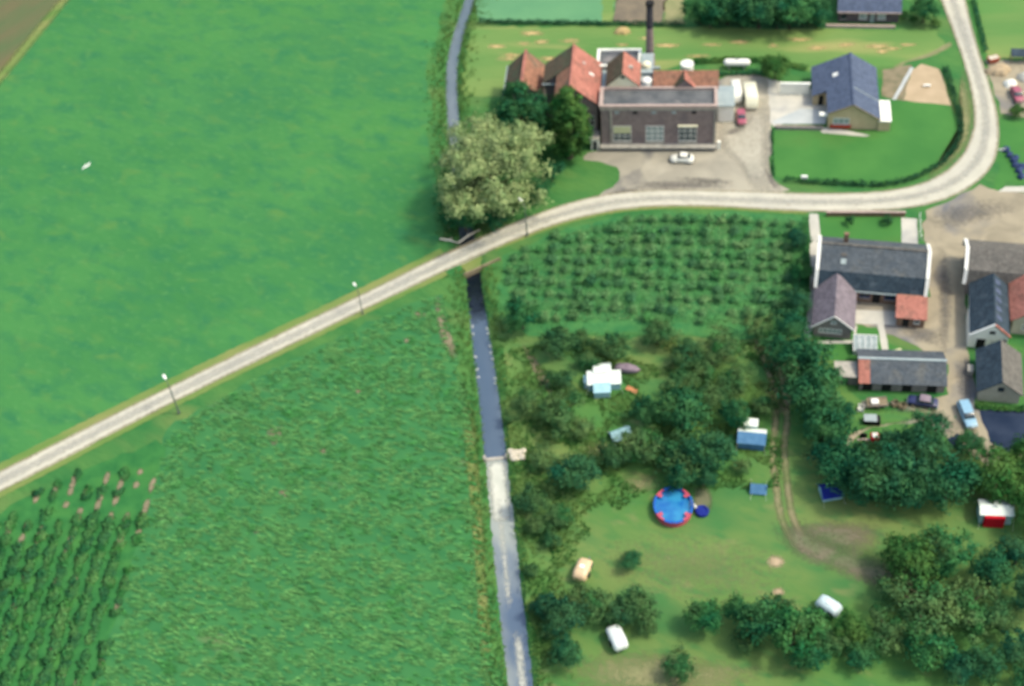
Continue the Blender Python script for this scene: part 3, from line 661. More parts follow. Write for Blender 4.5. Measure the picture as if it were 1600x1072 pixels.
# tiled range along the back, with a cross gable
fac.gable_walls_x('brick', 8.7, 19.2, [(6.15, 0), (6.15, 8.5), (8.4, 10.3), (10.6, 8.5), (10.6, 0)], name='tiled_range')
fac.slope('oldtile', [(8.5, 5.95, 8.45), (19.4, 5.95, 8.45), (19.4, 8.4, 10.5), (8.5, 8.4, 10.5)])
fac.slope('oldtile', [(8.5, 10.9, 8.45), (19.4, 10.9, 8.45), (19.4, 8.4, 10.5), (8.5, 8.4, 10.5)])
fac.part('cross_gable', 'brick', MB().hull([(11.9, 6.0, 8.5), (15.6, 6.0, 8.5), (13.75, 6.0, 10.4)], [(11.9, 8.3, 8.5), (15.6, 8.3, 8.5), (13.75, 8.3, 10.4)]))
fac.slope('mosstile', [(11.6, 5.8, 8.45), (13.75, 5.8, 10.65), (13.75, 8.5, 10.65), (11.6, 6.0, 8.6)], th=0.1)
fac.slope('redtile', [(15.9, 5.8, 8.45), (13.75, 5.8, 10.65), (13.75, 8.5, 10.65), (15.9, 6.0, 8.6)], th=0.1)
# plant platform between the two, and the flat roofed rear wing
fac.block('plant_platform', 'brick', 6.45, 8.65, 6.15, 16.0, 0, 8.4)
fac.block('platform_roof', 'zinc', 6.42, 8.45, 6.13, 16.05, 8.405, 8.5)
fac.part('roof_vent_drum', 'whitepaint', MB().cyl((7.5, 7.4, 8.5), .8, .8, .9).cyl((7.5, 7.4, 9.4), .8, .25, .35))
fac.part('roof_vent_drum', 'cream', MB().cyl((7.3, 12.2, 8.5), .7, .7, .7).cyl((7.3, 12.2, 9.2), .7, .2, .3))
fac.part('duct', 'zinc', MB().box(6.5, 8.4, 9.6, 10.2, 8.5, 9.2))
fac.part('duct', 'zinc', MB().box(8.46, 9.6, 11.2, 11.6, 8.6, 9.0))
fac.block('flat_roofed_wing', 'brickdark', -1.1, 6.1, 13.3, 17.9, 0, 7.6)
fac.block('felt_roof', 'bitumen', -0.8, 5.8, 13.6, 17.6, 7.605, 7.75)
for b_ in ((-1.3, 6.3, 13.1, 13.58), (-1.3, 6.3, 17.62, 18.1), (-1.3, -0.82, 13.585, 17.615), (5.82, 6.3, 13.585, 17.615)):
    fac.block('roof_edge', 'white', b_[0], b_[1], b_[2], b_[3], 7.61, 8.05)
fac.block('link_wall', 'zinc', -0.3, 0.85, 6.2, 13.0, 0, 7.3)

# ---- smokestack
st = House('smokestack', 'tall slim brown brick smokestack with blackened top behind the factory', (O_M[0] + math.cos(A_M) * 7.75 - math.sin(A_M) * 17.2, O_M[1] + math.sin(A_M) * 7.75 + math.cos(A_M) * 17.2), A_M, 'chimney')
st.part('shaft', 'brick', MB().cyl((0, 0, 0), .85, .62, 13.0, 20), smooth=False)
st.part('sooty_top', mat('sooty_brick', (0.030, 0.032, 0.042), (0.060, 0.055, 0.062), scale=1.0, coords='obj'), MB().cyl((0, 0, 13.0), .62, .55, 4.5, 20))
st.part('crown_ring', 'dark', MB().cyl((0, 0, 17.5), .72, .72, .5, 20))
st.part('iron_band', 'dark', MB().cyl((0, 0, 8.0), .73, .725, .15, 20))
st.part('plinth', 'brick', MB().box(-1.1, 1.1, -1.1, 1.1, 0, 2.2))

# ---- the two barns on the left
bb = House('tall_barn', 'big brick barn with steep orange-red tiled roof beside the flat-roofed factory', O_M, A_M, 'barn')
bb.gable_walls('brick', -7.4, -0.65, 2.9, 8.8, 7.9, 11.5, -5.0, name='wall')
bb.gable_walls('brick', -9.9, -0.65, 8.805, 14.0, 7.9, 11.5, -5.0, name='wide_wall')
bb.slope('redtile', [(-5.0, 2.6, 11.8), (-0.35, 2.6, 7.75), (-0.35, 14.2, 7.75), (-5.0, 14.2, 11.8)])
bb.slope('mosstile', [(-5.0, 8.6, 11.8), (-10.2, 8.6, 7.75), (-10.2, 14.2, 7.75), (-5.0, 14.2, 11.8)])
bb.slope('oldtile', [(-5.0, 2.6, 11.78), (-7.7, 2.6, 9.6), (-7.7, 8.55, 9.6), (-5.0, 8.55, 11.78)])
bb.part('ridge_cap', 'redtile', MB().box(-5.16, -4.84, 2.55, 14.25, 11.72, 11.92))
bb.part('gutter', 'zinc', MB().box(-10.3, -7.75, 8.35, 8.59, 7.55, 7.8))
bb.part('roof_light', 'whitepaint', MB().slab([(-2.2, 9.0, 9.52), (-1.5, 9.0, 8.91), (-1.5, 9.5, 8.91), (-2.2, 9.5, 9.52)], .08))
bb.part('roof_light', 'coping', MB().slab([(-3.4, 10.6, 10.56), (-2.9, 10.6, 10.13), (-2.9, 11.2, 10.13), (-3.4, 11.2, 10.56)], .08))
bb.window(-2.0, -1.2, 2.4, 5.4, 2.9, nx=1, nz=3, frame='white')
bb.door(-4.2, -2.6, 2.6, 2.9, 'white')
ba = House('small_barn', 'smaller brick barn with one mossy and one dull red roof slope', O_M, A_M, 'barn')
ba.gable_walls('brick', -16.8, -10.7, 9.2, 17.6, 4.9, 7.8, -13.8)
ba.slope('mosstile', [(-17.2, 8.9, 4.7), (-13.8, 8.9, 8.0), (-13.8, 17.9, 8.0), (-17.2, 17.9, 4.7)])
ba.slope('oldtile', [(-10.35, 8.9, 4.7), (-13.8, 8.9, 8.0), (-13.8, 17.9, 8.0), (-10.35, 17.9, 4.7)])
ba.part('ridge_cap', 'redtile', MB().box(-14.05, -13.55, 8.85, 17.95, 7.9, 8.12))
ba.part('gutter', 'zinc', MB().box(-17.4, -17.21, 8.9, 17.9, 4.55, 4.72))
ba.door(-15.6, -14.2, 2.3, 9.2, 'wood'); ba.window(-13.0, -12.0, 1.2, 2.4, 9.2)
pc = House('entrance_porch', 'small white porch lean-to against the brown brick barn front', O_M, A_M, 'porch')
pc.block('wall', 'white', -1.75, -0.4, 0.4, 2.55, 0, 2.3); pc.block('flat_roof', 'concrete', -1.95, -0.28, 0.2, 2.58, 2.305, 2.5); pc.door(-1.5, -0.7, 1.9, 0.4, 'glass')

# ---- white lean-to garage and vehicles beside it come later
ga = House('white_garage', 'small white garage with flat grey sheet roof beside the brick factory', O_M, A_M, 'garage')
ga.block('wall', 'white', 19.45, 22.2, 8.0, 13.2, 0, 3.3); ga.block('roof', 'zinc', 19.4, 22.3, 7.8, 13.4, 3.305, 3.5)
ga.part('door', 'whitepaint', MB().box(19.8, 21.9, 7.93, 7.995, 0.05, 2.5)); ga.block('gate_pillar', 'white', 19.4, 19.9, 0.5, 1.0, 0, 1.6)

# ---- bungalow
A_B = ANG((10.64, -2.15)); O_B = (56.37, 185.97)
bu = House('bungalow', 'tan brick bungalow with blue-grey slate gable roof above the curved lawn', O_B, A_B, 'house')
bu.gable_walls('tanwall', 0.45, 8.6, 0.55, 14.3, 3.1, 5.1, 4.25, 2.35)
bu.block('low_wing', 'tanwall', -1.9, 0.44, 6.9, 14.2, 0, 2.35)
bu.slope('slate', [(0.1, 0.2, 3.33), (4.25, 0.2, 5.35), (4.25, 14.7, 5.35), (0.1, 14.7, 3.33)])
bu.slope('slate', [(-2.2, 6.5, 2.22), (0.09, 6.5, 3.325), (0.09, 14.7, 3.325), (-2.2, 14.7, 2.22)])
bu.slope('slate', [(8.95, 0.2, 2.3), (4.25, 0.2, 5.35), (4.25, 14.7, 5.35), (8.95, 14.7, 2.3)])
bu.part('ridge_cap', 'slate', MB().box(4.1, 4.4, 0.15, 14.75, 5.27, 5.44))
bu.part('rooflight', 'whitepaint', MB().slab([(1.2, 9.6, 4.0), (2.0, 9.6, 4.38), (2.0, 10.5, 4.38), (1.2, 10.5, 4.0)], .12))
bu.part('flashing_strip', 'zinc', MB().slab([(4.4, 5.0, 5.32), (8.9, 5.0, 2.4), (8.9, 5.15, 2.4), (4.4, 5.15, 5.32)], .05))
bu.verge('wood', (0.1, 0.16, 3.3), (4.25, 0.16, 5.3), .12, .2); bu.verge('wood', (4.25, 0.16, 5.3), (8.95, 0.16, 2.25), .12, .2)
w = bu.window(1.2, 3.9, 1.0, 2.3, 0.55, nx=3, nz=1, glass='paleglass')
bu.part('flower_box', 'redflower', MB().box(0.8, 4.2, 0.1, 0.5, 0.45, 0.95))
bu.door(-1.0, -0.2, 2.1, 6.9, 'dark'); bu.block('corner_canopy', 'white', -1.1, 0.42, 0.7, 1.6, 2.5, 2.65)
bu.block('flat_annex', 'tanwall', 8.65, 10.6, 0.25, 5.6, 0, 1.95); bu.block('annex_roof', 'white', 8.62, 10.75, 0.1, 5.8, 1.955, 2.1)
gw = House('garden_wall', 'white rendered garden wall between the bungalow and its yard', O_B, A_B, 'wall')
gw.block('panel', 'white', -7.5, -2.5, 9.7, 9.95, 0, 2.3); gw.block('coping', 'whitepaint', -7.6, -2.4, 9.6, 10.05, 2.305, 2.4)
lw = House('planter_wall', 'low brown stone planter wall between terrace and lawn', O_B, A_B, 'wall')
lw.block('stonework', 'brickgrey', -8.2, -0.4, 0.0, 0.35, 0, 0.6); lw.block('soil_bed', 'soil', -8.2, -0.4, 0.355, 0.9, 0, 0.35)

# ---- brick house at the top edge
A_H = ANG((12.78, -2.76)); O_H = (64.87, 214.86)
hh = House('brick_cottage', 'dark brick cottage with grey slate roof and two white windows behind the hay field', O_H, A_H, 'house')
hh.gable_walls_x('brickdark', 0.5, 11.3, [(1.6, 0), (1.6, 2.7), (6.3, 6.2), (11.0, 2.7), (11.0, 0)])
hh.slope('slate', [(0.2, 1.1, 2.5), (11.6, 1.1, 2.5), (11.6, 6.3, 6.45), (0.2, 6.3, 6.45)])
hh.slope('slate', [(0.2, 11.5, 2.5), (11.6, 11.5, 2.5), (11.6, 6.3, 6.45), (0.2, 6.3, 6.45)])
hh.part('gutter', 'coping', MB().box(0.2, 11.6, 0.92, 1.09, 2.32, 2.5))
for u in (4.2, 7.5): hh.window(u, u + 1.4, 0.7, 2.1, 1.6, nx=1, nz=2, glass='paleglass', frame='whitepaint')
hh.window(1.0, 1.9, 0.7, 1.8, 1.6, nx=1, nz=1, frame='dark'); hh.part('chimney', 'brickdark', MB().box(9.8, 10.6, 5.9, 6.7, 5.8, 7.6))
hh.block('door', 'paleglass', 6.15, 6.95, 1.53, 1.595, 0.02, 1.9)
hw = House('cottage_terrace_wall', 'low pinkish terrace wall in front of the dark brick cottage', O_H, A_H, 'wall')
hw.block('wall', 'coping', -1.8, 10.6, -0.35, 0.1, 0, 0.55)

# ---- the farmhouse group
O_F = (46.08, 147.09); A_F = ANG((0.96232, -0.27193))
fh = House('farmhouse', 'long farmhouse with dark slate gambrel roof and white verge boards at both ends', O_F, A_F, 'house')
fh.gable_walls_x('brickred', 0.15, 15.2, [(0.4, 0), (0.4, 2.6), (1.45, 4.8), (4.9, 6.85), (8.4, 4.8), (9.4, 2.6), (9.4, 0)])
RP = [(0.0, 2.55), (1.25, 5.0), (4.9, 7.1), (8.6, 5.0), (9.8, 2.55)]
for i, m_ in enumerate(['bluedark', 'darkslate', 'darkslate', 'bluedark']):
    (v0, z0), (v1, z1) = RP[i], RP[i + 1]
    fh.slope(m_, [(0.0, v0, z0), (15.35, v0, z0), (15.35, v1, z1), (0.0, v1, z1)], th=0.13)
    for u in (-0.27, 15.62): fh.verge('whitepaint', (u, v0, z0), (u, v1, z1), 0.5, 0.24)
fh.part('ridge_cap', 'greyroof', MB().box(-0.05, 15.4, 4.72, 5.08, 7.03, 7.2))
fh.part('chimney', 'brickred', MB().box(3.2, 3.9, 6.2, 6.8, 5.6, 7.9))
fh.part('rooflight', 'paleglass', MB().slab([(3.0, 2.2, 5.68), (3.8, 2.2, 5.68), (3.8, 2.9, 6.08), (3.0, 2.9, 6.08)], .1))
fh.part('rooflight', 'greyroof', MB().slab([(3.0, 3.3, 6.3), (3.8, 3.3, 6.3), (3.8, 3.7, 6.53), (3.0, 3.7, 6.53)], .1))
fh.part('gutter', 'zinc', MB().box(0.0, 15.35, -0.2, -0.03, 2.38, 2.55))
for u in (6.3, 9.9): fh.window(u, u + 1.5, 0.9, 2.1, 0.4, nx=2, nz=1, frame='t_navy')
fh.door(8.2, 9.3, 2.1, 0.4, 'hedgegreen' if 'hedgegreen' in MT else 'dark')
fh.window(12.5, 13.6, 0.9, 2.0, 0.4, nx=2, nz=1)
wg = House('farmhouse_wing', 'grey brick farmhouse wing with purple-grey tiled gable roof facing the garden', O_F, A_F, 'house')
wg.gable_walls('brickgrey', 0.0, 5.4, -7.6, 0.38, 2.4, 4.7, 2.7)
wg.slope('purpletile', [(-0.4, -7.95, 2.3), (2.7, -7.95, 4.95), (2.7, 0.9, 4.95), (-0.4, 0.9, 2.3)])
wg.slope('purpletile', [(5.8, -7.95, 2.3), (2.7, -7.95, 4.95), (2.7, 0.9, 4.95), (5.8, 0.9, 2.3)])
wg.verge('whitepaint', (-0.42, -8.0, 2.24), (2.7, -8.0, 4.88), .1, .2); wg.verge('whitepaint', (2.7, -8.0, 4.88), (5.82, -8.0, 2.24), .1, .2)
wg.window(0.7, 4.0, 1.0, 1.9, -7.6, nx=5, nz=1, glass='paleglass'); wg.window(2.3, 3.1, 3.0, 3.6, -7.6, nx=1, nz=1, glass='paleglass')
lt = House('red_roofed_lean_to', 'small brick outhouse with orange-red lean-to roof behind the farmhouse', O_F, A_F, 'outhouse')
lt.part('wall', 'brickred', MB().hull([(11.8, -4.0, 0), (15.7, -4.0, 0), (15.7, 0.3, 0), (11.8, 0.3, 0)], [(11.8, -4.0, 2.0), (15.7, -4.0, 2.0), (15.7, 0.3, 2.7), (11.8, 0.3, 2.7)]))
lt.slope('redtile', [(11.5, -4.35, 2.08), (15.95, -4.35, 2.08), (15.95, -0.22, 2.78), (11.5, -0.22, 2.78)])
lt.door(12.6, 13.5, 1.8, -4.0, 'dark'); lt.window(14.2, 15.0, 0.9, 1.6, -4.0, nx=1, nz=1)

r1 = House('grey_roofed_barn', 'barn with grey-brown tiled roof and white verge board across the farm yard', O_F, A_F, 'barn')
r1.gable_walls_x('brickgrey', 21.6, 36, [(3.9, 0), (3.9, 2.4), (4.6, 4.3), (7.7, 5.9), (10.9, 4.3), (11.6, 2.4), (11.6, 0)])
for (v0, z0), (v1, z1) in (((3.6, 2.4), (4.45, 4.5)), ((4.45, 4.5), (7.7, 6.1)), ((7.7, 6.1), (11.0, 4.5)), ((11.0, 4.5), (11.9, 2.4))):
    r1.slope('greyroof', [(21.5, v0, z0), (36.2, v0, z0), (36.2, v1, z1), (21.5, v1, z1)])
    r1.verge('whitepaint', (21.13, v0, z0), (21.2, v1, z1), 0.5, 0.22)
bl = House('white_gabled_barn', 'dark blue tiled barn with whitewashed gable and one red verge', O_F, A_F, 'barn')
bl.gable_walls('white', 22.15, 27.1, -6.9, 3.55, 2.75, 4.85, 24.9, 2.8)
bl.slope('bluedark', [(21.8, -6.75, 2.6), (24.9, -6.75, 5.08), (24.9, 3.58, 5.08), (21.8, 3.58, 2.6)])
bl.slope('bluedark', [(27.25, -6.75, 2.9), (24.9, -6.75, 5.08), (24.9, 3.58, 5.08), (27.25, 3.58, 2.9)])
bl.verge('whitepaint', (21.75, -6.95, 2.55), (24.9, -6.95, 5.05), .3, .22); bl.verge('redtile', (24.9, -6.95, 5.05), (27.3, -6.95, 2.82), .34, .24)
for k in range(5): bl.part('rooflight', 'slate', MB().slab([(25.15, -5.4 + k * 1.8, 4.9), (26.0, -5.4 + k * 1.8, 4.15), (26.0, -4.5 + k * 1.8, 4.15), (25.15, -4.5 + k * 1.8, 4.9)], .06))
bl.window(24.4, 25.2, 3.1, 3.7, -6.9, nx=1, nz=1, frame='dark', sill=False); bl.part('door', 'dark', MB().box(22.9, 24.1, -6.95, -6.905, .02, 1.9)); bl.window(26.2, 26.9, 1.5, 2.1, -6.9, nx=1, nz=1, frame='dark', sill=False)
bl.block('whitewashed_wall', 'white', 21.75, 22.14, -6.9, -1.0, 0, 2.3)
rb = House('red_roofed_barn', 'barn with broad orange-red tiled slope beside the white gabled barn', O_F, A_F, 'barn')
rb.gable_walls('beige', 27.9, 35.8, -3.4, 5.4, 3.1, 6.2, 32.0)
rb.slope('redtile', [(27.36, -3.8, 2.95), (32.0, -3.8, 6.45), (32.0, 7.6, 6.45), (27.36, 5.6, 2.95)]); rb.slope('redtile', [(36.5, -3.8, 2.95), (32.0, -3.8, 6.45), (32.0, 7.6, 6.45), (36.5, 5.6, 2.95)])
rb.window(29.2, 30.0, 1.0, 2.0, -3.4)
lb = House('beige_gabled_shed', 'low shed with dark tiled roof and beige gable holding one dark window', O_F, A_F, 'shed')
lb.gable_walls('beige', 23.0, 28.5, -16.9, -9.4, 2.1, 4.2, 25.7)
lb.slope('bluedark', [(22.6, -17.15, 1.95), (25.7, -17.15, 4.45), (25.7, -9.1, 4.45), (22.6, -9.1, 1.95)]); lb.slope('greyroof', [(28.9, -17.15, 1.95), (25.7, -17.15, 4.45), (25.7, -9.1, 4.45), (28.9, -9.1, 1.95)])  # one roof: shaded slope coloured darker than the sunlit one
lb.window(25.4, 26.2, 2.3, 3.1, -16.9, nx=1, nz=1, frame='dark', sill=False)
lb.part('lean_to_bin', 'concrete', MB().box(21.7, 22.5, -12.5, -11.2, 0, 1.0))

def Floc(u, v): return (O_F[0] + math.cos(A_F) * u - math.sin(A_F) * v, O_F[1] + math.sin(A_F) * u + math.cos(A_F) * v)
sh = House('long_shed', 'long low brick shed with dark slate roof and one red tiled end', Floc(6.8, -17.3), A_F + math.radians(5.0), 'shed')
sh.gable_walls_x('brickgrey', 0.1, 11.8, [(0.1, 0), (0.1, 1.8), (3.2, 3.1), (6.0, 1.8), (6.0, 0)])
sh.slope('darkslate', [(1.5, -0.3, 1.85), (12.0, -0.3, 1.85), (12.0, 3.2, 3.3), (1.5, 3.2, 3.3)]); sh.slope('redtile', [(-0.1, -0.3, 1.87), (1.49, -0.3, 1.87), (1.49, 3.2, 3.32), (-0.1, 3.2, 3.32)])
sh.slope('darkslate', [(-0.1, 6.3, 1.85), (12.0, 6.3, 1.85), (12.0, 3.2, 3.3), (-0.1, 3.2, 3.3)])
sh.part('ridge_cap', 'zinc', MB().box(-0.15, 12.05, 3.0, 3.4, 3.24, 3.4))
for u in (0.6, 3.2, 6.0, 9.4): sh.door(u, u + 1.3, 1.6, 0.1, 'dark')
an = House('grey_annex', 'small flat-roofed grey annex at the red tiled end of the long shed', Floc(6.8, -17.3), A_F + math.radians(5.0), 'shed')
an.block('wall', 'brickgrey', -3.1, 0.0, 1.0, 3.6, 0, 1.7); an.block('flat_roof', 'concrete', -3.3, -0.15, 0.8, 3.8, 1.705, 1.85); an.door(-2.2, -1.4, 1.5, 1.0, 'dark')
gh = House('white_greenhouse', 'small white garden greenhouse with pale glass roof behind the long shed', Floc(5.9, -10.6), A_F + math.radians(4), 'greenhouse')
gh.block('base', 'white', 0, 3.2, 0, 2.0, 0, 0.9)
gh.part('glass_roof', 'paleglass', MB().slab([(-0.1, -0.1, 1.0), (3.3, -0.1, 1.0), (3.3, 2.1, 2.0), (-0.1, 2.1, 2.0)], .06)); gh.part('glasshouse_wall', 'whitepaint', MB().box(-0.1, 3.3, 2.1, 2.2, 0, 2.1))
for k in range(5): gh.part('glazing_bar', 'whitepaint', MB().slab([(-0.1 + k * .835, -0.12, 1.04), (-0.04 + k * .835, -0.12, 1.04), (-0.04 + k * .835, 2.09, 2.04), (-0.1 + k * .835, 2.09, 2.04)], .03))
bw = House('garden_brick_wall', 'long low red-brown brick wall along the farmhouse front lawn', Floc(0.6, 18.8), A_F + math.radians(6.5), 'wall')
bw.block('brickwork', 'brickred', 0, 12.2, -0.15, 0.15, 0, 0.85); bw.block('coping', 'coping', -0.05, 12.25, -0.2, 0.2, 0.855, 0.95)
p0 = at(1437, 340); p1 = at(1439, 376)
wf = empty('white_rail_fence', p0, math.atan2(p1.y - p0.y, p1.x - p0.x), 'short white rail fence beside the farmhouse front path', 'fence'); Lf = (p1 - p0).length
for k in range(4): MB().box(k * (Lf - .12) / 3, k * (Lf - .12) / 3 + .12, -.06, .06, 0, 1.1).build('post', 'whitepaint', wf)
for z in (0.45, 0.85): MB().box(0, Lf, -.09, -.065, z, z + .12).build('rail', 'whitepaint', wf)

# ---- bridge
bd = (at(790, 381) - at(690, 426)).normalized(); A_R = math.atan2(bd.y, bd.x)
br = empty('road_bridge', at(741, 402), A_R, 'low concrete bridge carrying the pale road over the stream', 'bridge')
MB().box(-2.6, 2.6, -2.6, 2.6, -0.5, -0.255).build('deck_slab', 'verge', br)
for s_ in (-1, 1): MB().box(s_ * 2.0 - .35, s_ * 2.0 + .35, -2.5, 2.5, -1.2, -0.505).build('abutment', 'brickgrey', br)
MB().box(-3.4, 3.0, -2.85, -2.62, -1.0, 0.28).build('headwall', 'wood', br); MB().box(-3.4, 3.0, -2.9, -2.6, 0.285, 0.36).build('coping_beam', 'wood', br)
MB().box(-3.2, 3.2, 2.95, 3.15, -1.0, 0.32).build('headwall', 'wood', br)
for k in range(3): MB().box(-3.3 + k * 3.1, -3.15 + k * 3.1, -3.02, -2.96, -0.4, 0.7).build('post', 'wood', br)
wr = House('stream_weir', 'pale concrete sill across the stream where the milky water begins', (sx(WEIR_Y), WEIR_Y), 0.0, 'weir')
wr.block('sill', 'concrete', -1.35, 1.35, -0.25, 0.25, -1.2, -0.52); wr.block('wing_wall', 'concrete', -1.75, -1.36, -0.4, 0.4, -1.2, -0.1); wr.block('wing_wall', 'concrete', 1.36, 1.75, -0.4, 0.4, -1.2, -0.1)

# ------------------------------------------------------------------ vegetation
def leaf_quads(C, size, r, up=0.35, aspect=0.6, ND=None):
    """one small bent leaf clump (two triangles) at every centre"""
    n = len(C)
    nor = r.normal(size=(n, 3)); nor[:, 2] = np.abs(nor[:, 2]) + up; nor /= np.linalg.norm(nor, axis=1)[:, None]
    if ND is not None:
        nor = r.normal(size=(n, 3)) * .6 + ND; nor *= np.sign(np.sum(nor * ND, 1))[:, None]; nor /= np.linalg.norm(nor, axis=1)[:, None]
    t = r.normal(size=(n, 3)); t -= nor * np.sum(t * nor, 1)[:, None]; t /= np.linalg.norm(t, axis=1)[:, None]
    b = np.cross(nor, t); s = size * r.uniform(0.6, 1.35, (n, 1))
    a_ = t * s; b_ = b * s * aspect
    V = np.stack([C - a_, C - b_ + nor * s * .15, C + a_, C + b_ + nor * s * .15], 1).reshape(-1, 3)
    F = np.arange(4 * n).reshape(n, 4)
    return V, F

def crown_points(rx, rz, zc, nclump, nleaf, r, csize=0.30, lump=0.25, flat=0.55, cw=0.55, low=-.35):
    """leaf centres: clumps spread through an uneven ellipsoid, fewer inside"""
    d = r.normal(size=(nclump, 3)); d /= np.linalg.norm(d, axis=1)[:, None]
    d[:, 2] = np.where(d[:, 2] < low, -d[:, 2] * 0.5, d[:, 2])
    ph = r.uniform(0, 6.28, 4)
    k = 1 + lump * (np.sin(3 * np.arctan2(d[:, 1], d[:, 0]) + ph[0]) * .5 + np.sin(5 * d[:, 2] + ph[1]) * .3 + np.sin(2 * np.arctan2(d[:, 1], d[:, 0]) + 4 * d[:, 2] + ph[2]) * .5)
    rad = r.uniform(0.35, 1.0, nclump) ** 0.55 * k
    P = d * rad[:, None] * np.array([rx, rx, rz]) + np.array([0, 0, zc])
    cs = csize * rx * r.uniform(0.6, 1.3, nclump)
    Q = r.normal(size=(nclump, nleaf, 3)) * (cs[:, None, None] * np.array([0.75, 0.75, flat]))
    nd = Q / (np.linalg.norm(Q, axis=2, keepdims=True) + 1e-6) * cw + d[:, None, :] * (1 - cw) + np.array([0, 0, 0.45]) + r.normal(size=Q.shape) * 0.2
    nd /= np.linalg.norm(nd, axis=2, keepdims=True)
    return (P[:, None, :] + Q).reshape(-1, 3), P, nd.reshape(-1, 3)

def make_tree_meshes(tag_, H, rx, rz, zc, m, seed, nclump=70, nleaf=46, leaf=0.26, csize=0.28, lump=0.25, cw=0.6, low=-.35):
    r = np.random.default_rng(seed)
    C, P, ND = crown_points(rx, rz, zc, nclump, nleaf, r, csize, lump, cw=cw, low=low)
    k = C[:, 2] > 0.35; C = C[k]; ND = ND[k]
    V, F = leaf_quads(C, leaf, r, ND=ND)
    crown = tri_mesh('crown_' + tag_, V, F, m, np.repeat(ND, 4, 0))
    mb = MB(); q = random.Random(seed)
    top = zc + rz * 0.4; tr = 0.045 * H
    lean = q.uniform(-.25, .25)
    mb.tube([(0, 0, -0.1), (lean * .3, 0, zc * .35), (lean, lean * .5, zc * .8), (lean * 1.2, 0, top)], [tr, tr * .75, tr * .5, tr * .15], 8)
    for k in r.choice(len(P), min(9, len(P)), replace=False):
        p = Vector(P[k]); z0 = q.uniform(.4, .75) * zc
        s0 = Vector((lean * z0 / zc, 0, z0)); mid = s0.lerp(p, .55) + Vector((0, 0, .15 * rz))
        mb.tube([s0, mid, p], [tr * .42, tr * .25, tr * .07], 5)
    me = bpy.data.meshes.new('trunk_' + tag_); me.from_pydata(mb.v, [], mb.f); me.materials.append(MT['bark'])
    return crown, me, H

def place_tree(meshes, name, loc, s, rz, label, cat='tree', group=None, sz=None):
    o = empty(name, loc, rz, label, cat, group); o.scale = (s, s, sz or s)
    link(bpy.data.objects.new('trunk', meshes[1]), o); link(bpy.data.objects.new('crown', meshes[0]), o)
    return o

# unit-ish trees: crown radius 3 m
TV = {'orchard': [make_tree_meshes('orchard%d' % i, 5.2, 3.2, 1.9, 3.0, LF['orchard'], 20 + i, 38, 80, .20, .22, .55) for i in range(6)],
      'deep': [make_tree_meshes('deep%d' % i, 6.5, 3.1, 2.6, 3.8, LF['deep'], 40 + i, 52, 70, .21, .22, .42) for i in range(6)],
      'bright': [make_tree_meshes('bright%d' % i, 6.0, 3.1, 2.5, 3.6, LF['bright'], 60 + i, 52, 70, .21, .22, .42) for i in range(3)]}
CZ = {'orchard': 3.0, 'deep': 3.8, 'bright': 3.6}
_trng = random.Random(5)
def trees(items, name, label, group, kind, f=1.0):
    for it in items:
        x, y, w = it[:3]; k = it[3] if len(it) > 3 else kind
        zc = CZ[k] * 0.95
        sc = 11.0 / FPX
        p = at(x, y, zc); depth = (Vector((p.x, p.y, p.z - CAM_H))).dot(Vector(tuple(ROT @ np.array([0, 0, -1.0]))))
        s = (w / 2 / (FPX / depth)) / 3.0 * (0.68 if k == 'orchard' else 0.76) * f
        p = at(x, y, CZ[k] * s)
        place_tree(_trng.choice(TV[k]), name, (p.x, p.y, 0), s, _trng.uniform(0, 6.28), ({'orchard': 'paler ', 'deep': 'darker ', 'bright': 'yellower '}[k] if group else '') + label, 'tree', group, s * _trng.uniform(.85, 1.1))

trees([(815, 492, 66, 'deep'), (870, 537, 80), (917, 560, 50), (955, 540, 70), (1028, 522, 70), (1075, 552, 74), (1132, 540, 84), (1152, 592, 62), (1062, 592, 62), (880, 592, 58), (905, 527, 50), (1100, 575, 55), (1190, 512, 60)],
      'fruit_tree', 'leafy fruit tree between the bush plot and the white cross-shaped tent', 'fruit trees behind the white tent', 'orchard')
trees([(828, 622, 62), (870, 645, 90), (908, 668, 56), (1012, 640, 66, 'deep'), (1066, 640, 92, 'deep'), (1112, 622, 84), (1150, 648, 58, 'deep'), (1192, 632, 50), (1002, 692, 92), (1062, 705, 112), (1112, 702, 88, 'deep'), (958, 712, 66), (900, 732, 84, 'deep'), (852, 718, 60), (1160, 728, 40), (1065, 742, 60, 'deep'), (1100, 745, 50, 'deep'), (800, 650, 36), (1140, 610, 46)],
      'fruit_tree', 'bushy fruit tree in the thicket between the white tent and the round pool', 'fruit trees above the round pool', 'orchard')
trees([(830, 782, 72), (872, 802, 66), (862, 842, 46), (840, 822, 48), (985, 872, 42, 'deep'), (928, 942, 84), (985, 948, 92), (882, 962, 70, 'deep'), (850, 948, 50, 'deep'), (882, 1018, 66, 'deep'), (858, 985, 40), (1060, 1042, 72), (1100, 962, 72, 'deep'), (1150, 952, 52, 'deep'), (960, 962, 50), (830, 890, 34), (1010, 975, 50)],
      'fruit_tree', 'loose fruit tree on the grass around the beige and white caravans', 'fruit trees around the caravans', 'orchard')
trees([(1190, 972, 104), (1242, 985, 112, 'deep'), (1290, 1002, 84, 'orchard'), (1165, 1005, 60, 'orchard'), (1330, 985, 70, 'bright'), (1220, 950, 60, 'orchard'), (1262, 1025, 70)],
      'fruit_tree', 'fruit tree beside the small pale domed caravan', 'fruit trees beside the pale caravan', 'deep', .9)
